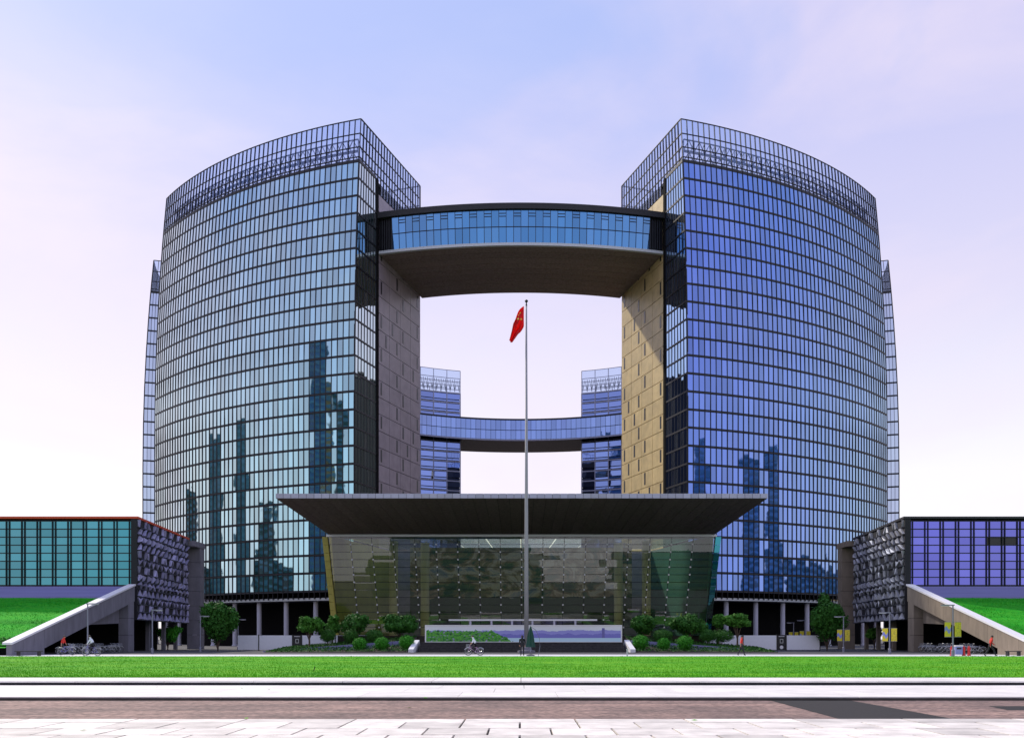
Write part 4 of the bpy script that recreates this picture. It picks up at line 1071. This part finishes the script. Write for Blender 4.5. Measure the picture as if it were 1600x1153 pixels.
for px, py, wpx, lb, sd in ((562, 1006, 24, 'outermost of three clipped ball bushes left of the steps', 1), (597, 1005, 24, 'middle of three clipped ball bushes left of the steps', 2), (635, 1003, 26, 'clipped ball bush left of the steps, nearest the banner', 3),
                        (1001, 1003, 27, 'clipped ball bush right of the steps, nearest the banner', 4), (1037, 1005, 21, 'smallest middle ball bush right of the steps', 5), (1070, 1004, 27, 'outermost clipped ball bush right of the steps', 6)):
    bush(px, py, wpx, 104.6, lb, sd)
for px, wpx, lb, sd in ((512, 26, 'low dark shrub at the foot of the hall\'s left corner', 21), (548, 24, 'low dark shrub behind the left ball bushes', 22), (585, 30, 'dark shrub filling the left bed below the flat-topped tree', 23), (1035, 34, 'dark shrub filling the right bed between two trees', 24), (1105, 26, 'low dark shrub at the foot of the hall\'s right corner', 25), (1128, 40, 'wide low dark shrub by the right hoarding', 26)):
    bush(px, 993, wpx, 110.5, lb, sd, 'leaf_dark', 22, 'low shrubs in the beds', 'low_shrub')
bush(10, 1010, 56, 86, 'dark leafy shrub at the lower left edge of the forecourt', 27, 'leaf_dark', 30, None, 'low_shrub')

# ------------------------------------------------------------------ people and bicycles
def bicycle(name, label, group, frame_m, loc, rz, detail=True):
    B = thing(name, label, 'bicycle', loc, rz, group)
    for wx in (-.52, .52):
        mb = MB(); n = 20
        mb.tube([(wx + .31 * math.cos(2 * math.pi * k / n), 0, .33 + .31 * math.sin(2 * math.pi * k / n)) for k in range(n + 1)], .022, 6, cap=False); wh = mb.build('wheel', 'tyre', B, local=True)
        mb = MB()
        for k in range(10):
            a = math.pi * k / 5; mb.tube([(wx, 0, .33), (wx + .30 * math.cos(a), 0, .33 + .30 * math.sin(a))], .005, 3)
        mb.tube([(wx + .285 * math.cos(2 * math.pi * k / n), 0, .33 + .285 * math.sin(2 * math.pi * k / n)) for k in range(n + 1)], .012, 4, cap=False)
        mb.build('rim', 'bike_silver', wh, local=True)
        mb = MB(); mb.tube([(wx + .36 * math.cos(a_), 0, .33 + .36 * math.sin(a_)) for a_ in [.5 + .2 * q for q in range(11)]], .025, 5); mb.build('mudguard', 'bike_silver', B, local=True)
    mb = MB()
    for a, c in (((-.52, 0, .33), (-.10, 0, .30)), ((-.10, 0, .30), (-.24, 0, .78)), ((-.10, 0, .30), (.36, 0, .70)), ((-.22, 0, .70), (.36, 0, .76)), ((-.52, 0, .33), (-.22, 0, .70)), ((.52, 0, .33), (.34, 0, .92))):
        mb.tube([a, c], .022, 6)
    mb.build('frame', frame_m, B, local=True)
    mb = MB(); mb.tube([(.26, -.28, .98), (.34, -.12, 1.0), (.34, .12, 1.0), (.26, .28, .98)], .016, 6); mb.build('handlebar', 'bike_silver', B, local=True)
    mb = MB(); mb.hexa([(-.38, -.10, .80), (-.38, .10, .80), (-.12, .04, .82), (-.12, -.04, .82), (-.38, -.10, .87), (-.38, .10, .87), (-.12, .03, .86), (-.12, -.03, .86)]); mb.build('saddle', 'tyre', B, local=True)
    mb = MB()
    for z in (.72, .84, .96):
        mb.tube([(.42, -.14, z), (.68, -.14, z), (.68, .14, z), (.42, .14, z), (.42, -.14, z)], .008, 4)
    for a, c in ((.42, -.14), (.68, -.14), (.68, .14), (.42, .14), (.55, -.14), (.55, .14)): mb.tube([(a, c, .72), (a, c, .96)], .007, 4)
    mb.build('basket', 'bike_silver', B, local=True)
    mb = MB(); mb.tube([(-.10, -.14, .20), (-.10, -.06, .30), (-.10, .06, .30), (-.10, .14, .40)], .014, 5); mb.build('crank', 'bike_silver', B, local=True)
    return B
def person(name, label, loc, rz, pose, zones, hat=None, group=None):
    """pose: joints in metres, +X is forward. One skinned body; materials per zone of the same surface."""
    J = pose
    chain = [('pelvis', 'chest', .145), ('chest', 'neck', .09), ('neck', 'head', .075), ('head', 'crown', .095)]
    bones = [('pelvis', 'belly'), ('belly', 'chest'), ('chest', 'neck'), ('neck', 'head'), ('head', 'crown')]
    J['belly'] = tuple((Vector(J['pelvis']) + Vector(J['chest'])) / 2)
    rad = {'pelvis': (.15, .12), 'belly': (.14, .11), 'chest': (.165, .12), 'neck': (.062, .062), 'head': (.085, .095), 'crown': (.075, .085)}
    for s in 'lr':
        bones += [('chest', 'sh' + s), ('sh' + s, 'el' + s), ('el' + s, 'wr' + s), ('wr' + s, 'ha' + s), ('pelvis', 'hp' + s), ('hp' + s, 'kn' + s), ('kn' + s, 'an' + s), ('an' + s, 'to' + s)]
        rad.update({'sh' + s: (.075, .075), 'el' + s: (.052, .052), 'wr' + s: (.034, .034), 'ha' + s: (.042, .026), 'hp' + s: (.105, .105), 'kn' + s: (.068, .068), 'an' + s: (.048, .048), 'to' + s: (.04, .035)})
        a, c = Vector(J['el' + s]), Vector(J['wr' + s]); J['ha' + s] = tuple(c + (c - a).normalized() * .08)
    names = list(J); idx = {k: i for i, k in enumerate(names)}
    me = bpy.data.meshes.new('skeleton'); me.from_pydata([J[k] for k in names], [(idx[a], idx[c]) for a, c in bones], [])
    ob = bpy.data.objects.new('skeleton', me); COL.objects.link(ob)
    ob.modifiers.new('skin', 'SKIN'); sub = ob.modifiers.new('sub', 'SUBSURF'); sub.levels = 2; sub.render_levels = 2
    for k in names:
        sv = me.skin_vertices[0].data[idx[k]]; sv.radius = rad[k]; sv.use_root = (k == 'pelvis')
    dg = bpy.context.evaluated_depsgraph_get(); body = bpy.data.meshes.new_from_object(ob.evaluated_get(dg))
    bpy.data.objects.remove(ob)
    # fingers join the same surface
    bm = bmesh.new(); bm.from_mesh(body)
    extra = MB()
    for s in 'lr':
        h_ = Vector(J['ha' + s]); d = (h_ - Vector(J['wr' + s])).normalized(); side = d.cross(Vector((0, 0, 1)))
        side = side.normalized() if side.length > .1 else Vector((0, 1, 0)); dn = d.cross(side)
        for q, ln in enumerate((.075, .085, .08, .062)):
            b0 = h_ + side * (.03 - .02 * q) - d * .01
            extra.tube([b0, b0 + d * ln * .55 + dn * .006, b0 + d * ln * .85 + dn * .03], [.0095, .009, .007], 5)
        b0 = h_ - d * .05 + side * .04; extra.tube([b0, b0 + side * .03 + d * .03, b0 + side * .035 + d * .06], [.011, .010, .008], 5)
    hd = Vector(J['head']); fw = Vector(J.get('look', (1, 0, 0))).normalized(); up = (Vector(J['crown']) - hd).normalized()
    extra.tube([hd + fw * .07 + up * .03, hd + fw * .115 - up * .005, hd + fw * .08 - up * .02], [.008, .017, .010], 5)
    lt = up.cross(fw).normalized()
    for s in (-1, 1): extra.tube([hd + lt * s * .08 + up * .03, hd + lt * s * .10 + up * .01, hd + lt * s * .08 - up * .03], [.012, .02, .01], 5)
    me2 = extra.mesh('x', 'skin'); bm.from_mesh(me2); bm.to_mesh(body); bm.free()
    order = ['skin'] + sorted(set(zones.values()) - {'skin'})
    body.materials.clear()
    for k in order: body.materials.append(MATS[k])
    segs = [(a, c, zones.get(z, 'skin')) for a, c, z in
            [('pelvis', 'belly', 'hips'), ('belly', 'chest', 'torso'), ('chest', 'neck', 'torso'), ('neck', 'crown', 'head')] +
            [t_ for s in 'lr' for t_ in (('chest', 'sh' + s, 'torso'), ('sh' + s, 'el' + s, 'upperarm'), ('el' + s, 'wr' + s, 'forearm'), ('wr' + s, 'ha' + s, 'hand'), ('pelvis', 'hp' + s, 'hips'), ('hp' + s, 'kn' + s, 'leg'), ('kn' + s, 'an' + s, 'shin'), ('an' + s, 'to' + s, 'shoe'))]]
    for p in body.polygons:
        c = p.center; best = None
        for a, e, mname in segs:
            A, B_ = Vector(J[a]), Vector(J[e]); d = B_ - A; t_ = max(0, min(1, (c - A).dot(d) / d.length_squared)); ds = (c - A - d * t_).length - .5 * (rad[a][0] + rad[e][0])
            if best is None or ds < best[0]: best = (ds, mname)
        p.material_index = order.index(best[1]); p.use_smooth = True
    T = thing(name, label, 'person', loc, rz, group)
    o = bpy.data.objects.new('body', body); COL.objects.link(o); o.parent = T
    # hair (or cap) as a shell over the crown, eyes
    c0 = hd + up * .055 - fw * .015; mb = MB(); n = 14; rings = []
    for k in range(6):
        th = k / 5 * 1.75; i = len(mb.v); rings.append(i)
        for q in range(n):
            a = 2 * math.pi * q / n; cut = 1 - .35 * max(0, math.cos(a)) * (k / 5) ** 2
            d = up * math.cos(th * cut) + (fw * math.cos(a) + lt * math.sin(a)) * math.sin(th * cut)
            mb.v.append(tuple(c0 + d * .112))
    for a, c in zip(rings, rings[1:]):
        for q in range(n): mb.f.append((a + q, c + q, c + (q + 1) % n, a + (q + 1) % n)); mb.m.append(0)
    mb.build('cap' if hat else 'hair', hat or 'hair', T, local=True, smooth=True)
    if hat:
        mb = MB(); mb.tube([c0 + fw * .08, c0 + fw * .19 - up * .01], [.07, .05], 8); mb.build('cap_peak', hat, T, local=True)
    for s in (-1, 1):
        p = hd + fw * .088 + lt * s * .035 + up * .03; mb = MB(); mb.tube([p, p + fw * .012], .011, 6); mb.build('eye', 'hair', T, local=True)
    return T
ride = dict(pelvis=(-.22, 0, .96), chest=(.05, 0, 1.36), neck=(.10, 0, 1.50), head=(.15, 0, 1.60), crown=(.16, 0, 1.71),
            shl=(.05, .18, 1.38), ell=(.16, .24, 1.16), wrl=(.27, .24, 1.03), shr=(.05, -.18, 1.38), elr=(.16, -.24, 1.16), wrr=(.27, -.24, 1.03),
            hpl=(-.20, .10, .92), knl=(.18, .12, .72), anl=(-.04, .13, .42), tol=(.12, .13, .38), hpr=(-.20, -.10, .92), knr=(.06, -.13, .56), anr=(-.14, -.13, .22), tor=(.02, -.13, .18))
def walk(st=1.0, lean=.04):
    return dict(pelvis=(0, 0, .92), chest=(lean, 0, 1.32), neck=(lean * 1.3, 0, 1.48), head=(lean * 1.6 + .02, 0, 1.58), crown=(lean * 1.7 + .02, 0, 1.69),
                shl=(lean, .18, 1.38), ell=(lean + .12 * st, .22, 1.12), wrl=(lean + .30 * st, .20, .98), shr=(lean, -.18, 1.38), elr=(lean - .14 * st, -.22, 1.12), wrr=(lean - .16 * st, -.22, .88),
                hpl=(0, .09, .88), knl=(-.10 * st, .09, .48), anl=(-.38 * st, .09, .14), tol=(-.24 * st, .10, .04), hpr=(0, -.09, .88), knr=(.26 * st, -.09, .50), anr=(.34 * st, -.09, .09), tor=(.50 * st, -.10, .06))
stand = dict(pelvis=(0, 0, .92), chest=(0, 0, 1.33), neck=(0, 0, 1.49), head=(.02, 0, 1.59), crown=(.02, 0, 1.70), shl=(0, .19, 1.39), ell=(-.04, .24, 1.12), wrl=(.06, .22, .92),
             shr=(0, -.19, 1.39), elr=(-.04, -.24, 1.12), wrr=(.06, -.22, .92), hpl=(0, .1, .88), knl=(.02, .11, .48), anl=(0, .12, .08), tol=(.14, .13, .03), hpr=(0, -.1, .88), knr=(.02, -.11, .48), anr=(0, -.12, .08), tor=(.14, -.13, .03))
rz0 = dict(hips='trousers', leg='trousers', shin='trousers', shoe='tyre', torso='shirt_white', upperarm='shirt_white')
D = 81.5
bicycle('bicycle', 'violet bicycle ridden across the path in front of the left ramp', None, 'bike_violet', (X(143, D), D, GZ), math.pi)
person('person', 'cyclist in a white shirt riding left on the violet bicycle', (X(143, D), D, GZ), math.pi, dict(ride), dict(rz0, forearm='shirt_white'))
D = 83.0
bicycle('bicycle', 'pale pink bicycle ridden along the path below the banner', None, 'bike_pink', (X(741, D), D, GZ), math.pi)
person('person', 'cyclist in a white short-sleeved shirt riding left below the banner', (X(741, D), D, GZ), math.pi, dict(ride), dict(rz0))
D = 82.0
person('person', 'person in a red top leaning on a violet bicycle behind the left cyclist', (X(97, 86), 86, GZ), 0, walk(.5, .12), dict(rz0, torso='shirt_red', upperarm='shirt_red'))
bicycle('bicycle', 'violet bicycle wheeled by the person in red near the left ramp', None, 'bike_violet', (X(104, 85.4), 85.4, GZ), 0)
person('person', 'guard in dark uniform and cap standing by the folded green umbrella', (X(816, D), D, GZ), -math.pi / 2, dict(stand), dict(hips='trousers', leg='trousers', shin='trousers', shoe='tyre', torso='jacket_black', upperarm='jacket_black', forearm='jacket_black'), hat='jacket_black')
person('person', 'walker in a red top and dark trousers right of the banner steps', (X(1158, D), D, GZ), 0, walk(.75), dict(rz0, torso='shirt_red', upperarm='shirt_red', hips='trousers_navy'))
person('person', 'walker in a red jacket taking a long stride at the right ramp', (X(1547, 79.9), 79.9, GZ), 0, walk(1.15, .10), dict(rz0, torso='shirt_red', upperarm='shirt_red', forearm='shirt_red'))
# folded umbrella beside the guard
D = 81.8; x = X(829, D)
U = thing('folded_umbrella', 'tall folded dark green parasol beside the guard', 'umbrella', (x, D, GZ))
mb = MB(); n = 16; rings = []
for z, r_ in ((.75, .36), (.78, .37), (1.2, .30), (1.7, .24), (2.1, .15), (2.35, .09), (2.5, .03)):
    i = len(mb.v); rings.append(i)
    for q in range(n):
        a = 2 * math.pi * q / n; rr_ = r_ * (1 + (.22 if q % 2 else -.18)); mb.v.append((x + rr_ * math.cos(a), D + rr_ * math.sin(a), GZ + z))
for a, c in zip(rings, rings[1:]):
    for q in range(n): mb.f.append((a + q, a + (q + 1) % n, c + (q + 1) % n, c + q)); mb.m.append(0)
mb.build('canopy', 'umbrella_green', U)
mb = MB(); mb.tube([(x, D, GZ), (x, D, GZ + 2.6)], .03, 8); mb.build('pole', 'lamp_metal', U)
mb = MB(); mb.lathe([(.35, 0), (.35, .08), (.06, .12), (.06, .35)], (x, D, GZ), 14); mb.build('base', 'concrete', U)
mb = MB(); mb.tube([(x + .05, D, GZ + 2.45), (x + .45, D, GZ + 2.2), (x + .75, D, GZ + 1.5), (x + .80, D, GZ + .8), (x + .66, D, GZ)], .022, 6); mb.build('side_arm', 'lamp_metal', U)
ORD = ('first', 'second', 'third', 'fourth', 'fifth', 'sixth', 'seventh', 'eighth', 'ninth')
# bicycles parked under the ramps
for s, wd in ((-1, 'left'), (1, 'right')):
    for k in range(9):
        y = 90.5 + 1.55 * k
        bicycle('bicycle', f'{ORD[k]} silver bicycle in the {wd} ramp row, counting from the lawn', f'bicycles parked under the {wd} ramp', 'bike_silver', (s * (43.0 + .25 * (k % 3)), y, GZ), (.35 if s < 0 else math.pi - .35) + random.uniform(-.1, .1))
# small street furniture
for px, lb in ((1487, 'red bollard left of the litter bin at the right ramp'), (1506, 'red bollard just right of the litter bin'), (1514, 'red bollard farthest right of the litter bin')):
    D = 82.5; mb = MB(); mb.lathe([(.16, 0), (.16, .08), (.10, .12), (.10, .55), (.13, .57), (.13, .66), (.09, .68), (.07, .80), (.02, .84)], (0, 0, 0), 12)
    o = tag(mb.build('bollard', 'red_plastic', loc=(0, 0, 0)), lb, 'bollard', 'red bollards'); o.location = (X(px, D), D, GZ)
D = 82.6; x = X(1497, D)
LB = thing('litter_bin', 'pale blue litter bin between the red bollards', 'bin', (x, D, GZ))
mb = MB(); mb.box(x - .30, x + .30, D - .2, D + .2, GZ + .1, GZ + .80); mb.build('body', 'blue_bin', LB)
mb = MB(); mb.box(x - .34, x + .34, D - .24, D + .24, GZ + .80, GZ + .90); mb.build('lid', 'white_paint', LB)
mb = MB(); mb.box(x - .2, x + .2, D - .205, D - .201, GZ + .55, GZ + .7); mb.build('slot', 'sign_black', LB)
for s, px, lb in ((-1, 45, 'low dark bench at the lower left edge of the footpath'), (1, 1583, 'made-up low dark slats on the footpath right of the striding walker')):  # right-hand one is made up for a dark mark on the path
    D = 82; x = X(px, D); BE = thing('low_dark_slats', lb, 'bench', (x, D, GZ)); wl = 1.1 if s < 0 else .6
    for k in range(3): mb = MB(); mb.box(x - wl, x + wl, D - .25 + .17 * k, D - .1 + .17 * k, GZ + .36, GZ + .42); mb.build('seat_slat', 'sign_black', BE)
    for q in (-1, 1): mb = MB(); mb.box(x + q * wl * .8 - .06, x + q * wl * .8 + .06, D - .22, D + .22, GZ, GZ + .355); mb.build('leg', 'sign_black', BE)
mb = MB(); x = X(490, 41.5); mb.tube([(x - .03, 41.5, .1), (x + .06, 41.5, .36)], [.022, .018], 6)
tag(mb.build('stake', 'tyre'), 'short dark stake leaning in the lawn left of centre', 'stake')
mb = MB(); x = X(980, 80.5); mb.lathe([(.06, 0), (.06, .5), (.09, .52), (.09, .6)], (x, 80.5, GZ), 8)
tag(mb.build('marker_post', 'steel'), 'short grey marker post on the path below the right end of the banner', 'post')
mb = MB(); mb.box(-70, -58.0, 88, 90, .9, 1.6); mb.box(-58.0, -47.4, 84.4, 86, .5, 1.15) if False else None
# scattered fallen leaves on the pavements
LEAF = ('largest yellow leaf on the far pavement at left', 'tiny leaf on the far pavement, middle of three', 'tiny leaf on the far pavement, right of three', 'leaf at the far edge of the road near centre',
        'leaf on the near paving at far left', 'leaf on the near paving right of centre', 'leaf lying in the middle of the road', 'leaf at the near edge of the road, left of centre')
for k, (px, py) in enumerate(((245, 1073), (378, 1075), (420, 1077), (665, 1090), (130, 1141), (1085, 1125), (640, 1105), (385, 1122))):
    on_road = 1090 < py < 1122; zz = -.09 if on_road else .006
    D = (EYE - zz) * F / (py - 998); x = X(px, D); a = rnd() * 6
    mb = MB(); mb.poly([(x + .07 * math.cos(a), D + .07 * math.sin(a), zz + .01), (x - .03 * math.sin(a), D + .03 * math.cos(a), zz + .02), (x - .07 * math.cos(a), D - .07 * math.sin(a), zz + .008), (x + .03 * math.sin(a), D - .03 * math.cos(a), zz + .004)])
    tag(mb.build('fallen_leaf', 'grass_blade'), LEAF[k], 'leaf', 'fallen leaves')

# ------------------------------------------------------------------ city around the plaza, seen mirrored in the tower glass
def city(x, y, wd, dp, h, mname, label, steps=1):
    rz = math.atan2(y - 180, x) + math.pi / 2
    T = thing('city_block', label, 'building', (x, y, 0), rz, 'city blocks around the plaza')
    z0 = 0; w_, d_ = wd, dp
    for k in range(steps):
        z1 = h * ((k + 1) / steps) ** .7
        mb = MB(); mb.box(-w_ / 2, w_ / 2, -d_ / 2, d_ / 2, z0, z1); mb.build('wall', mname, T, local=True)
        nf = max(2, int((z1 - z0) / 4.2))
        mb = MB()
        for q in range(nf):
            zz = z0 + (z1 - z0) * (q + .3) / nf
            mb.box(-w_ / 2 - .3, w_ / 2 + .3, -d_ / 2 - .3, d_ / 2 + .3, zz, zz + (z1 - z0) / nf * .45)
        mb.build('window_bands', 'glass_city', T, local=True)
        z0 = z1; w_ *= .78; d_ *= .78
    mb = MB(); mb.tube([(0, 0, z0), (0, 0, z0 + h * .06)], [.8, .2], 6); mb.build('mast', 'mullion', T, local=True)
for x, y, wd, dp, h, mm, lb, st in (
    (-382, -55, 34, 30, 200, 'city_blue', 'tallest dark blue tower mirrored near the left tower\'s inner edge', 1),
    (-364, -77, 14, 26, 158, 'city_tan', 'slim tan tower mirrored near the left tower\'s inner edge', 1),
    (-348, -96, 24, 26, 150, 'city_green', 'dark green tower mirrored at the left tower\'s inner corner', 2),
    (-482, 196, 40, 30, 126, 'city_wall', 'green block mirrored left of centre in the left tower', 1),
    (-470, 120, 38, 30, 136, 'city_wall', 'stepped green tower mirrored in the middle of the left tower', 3),
    (-484, 280, 36, 30, 90, 'city_green', 'low green block mirrored near the left tower\'s outer edge', 1),
    (-448, 55, 50, 30, 84, 'city_green', 'wide low block mirrored under the canopy\'s left tip', 2),
    (345, -97, 40, 30, 122, 'city_blue', 'stepped tower mirrored at the right tower\'s inner corner', 3),
    (418, -2, 38, 30, 112, 'city_blue', 'blue block mirrored in the middle of the right tower', 1),
    (444, 48, 44, 30, 120, 'city_blue', 'stepped blue tower mirrored in the right tower beside the blue block', 3),
    (-180, -300, 90, 40, 20, 'city_green', 'broad dark office block behind the plaza, left of two', 1),
    (-40, -320, 110, 40, 40, 'city_green', 'broad dark office block behind the plaza, in the middle', 2),
    (110, -310, 100, 40, 26, 'city_green', 'broad dark office block behind the plaza, right of the middle', 1),
    (240, -260, 90, 40, 16, 'city_green', 'broad dark office block behind the plaza, at far right', 1),
    (-300, -210, 90, 40, 16, 'city_green', 'broad dark office block behind the plaza, at far left', 1),
    (380, -190, 90, 40, 18, 'city_blue', 'broad blue block on the right side of the plaza', 1),
    (-500, 20, 110, 40, 52, 'city_green', 'broad green block on the left side of the plaza', 1),
    (490, 130, 120, 40, 50, 'city_blue', 'broad blue block low in the right tower\'s reflections', 1),
    (-520, 260, 120, 40, 48, 'city_green', 'broad green block at the left tower\'s far reflections', 1),
    (510, 250, 110, 40, 46, 'city_blue', 'broad blue block at the right tower\'s far reflections', 1)):
    city(x, y, wd, dp, h, mm, lb, st)
print('objects', len(bpy.data.objects), 'tris', sum(len(o.data.polygons) for o in bpy.data.objects if o.type == 'MESH'))
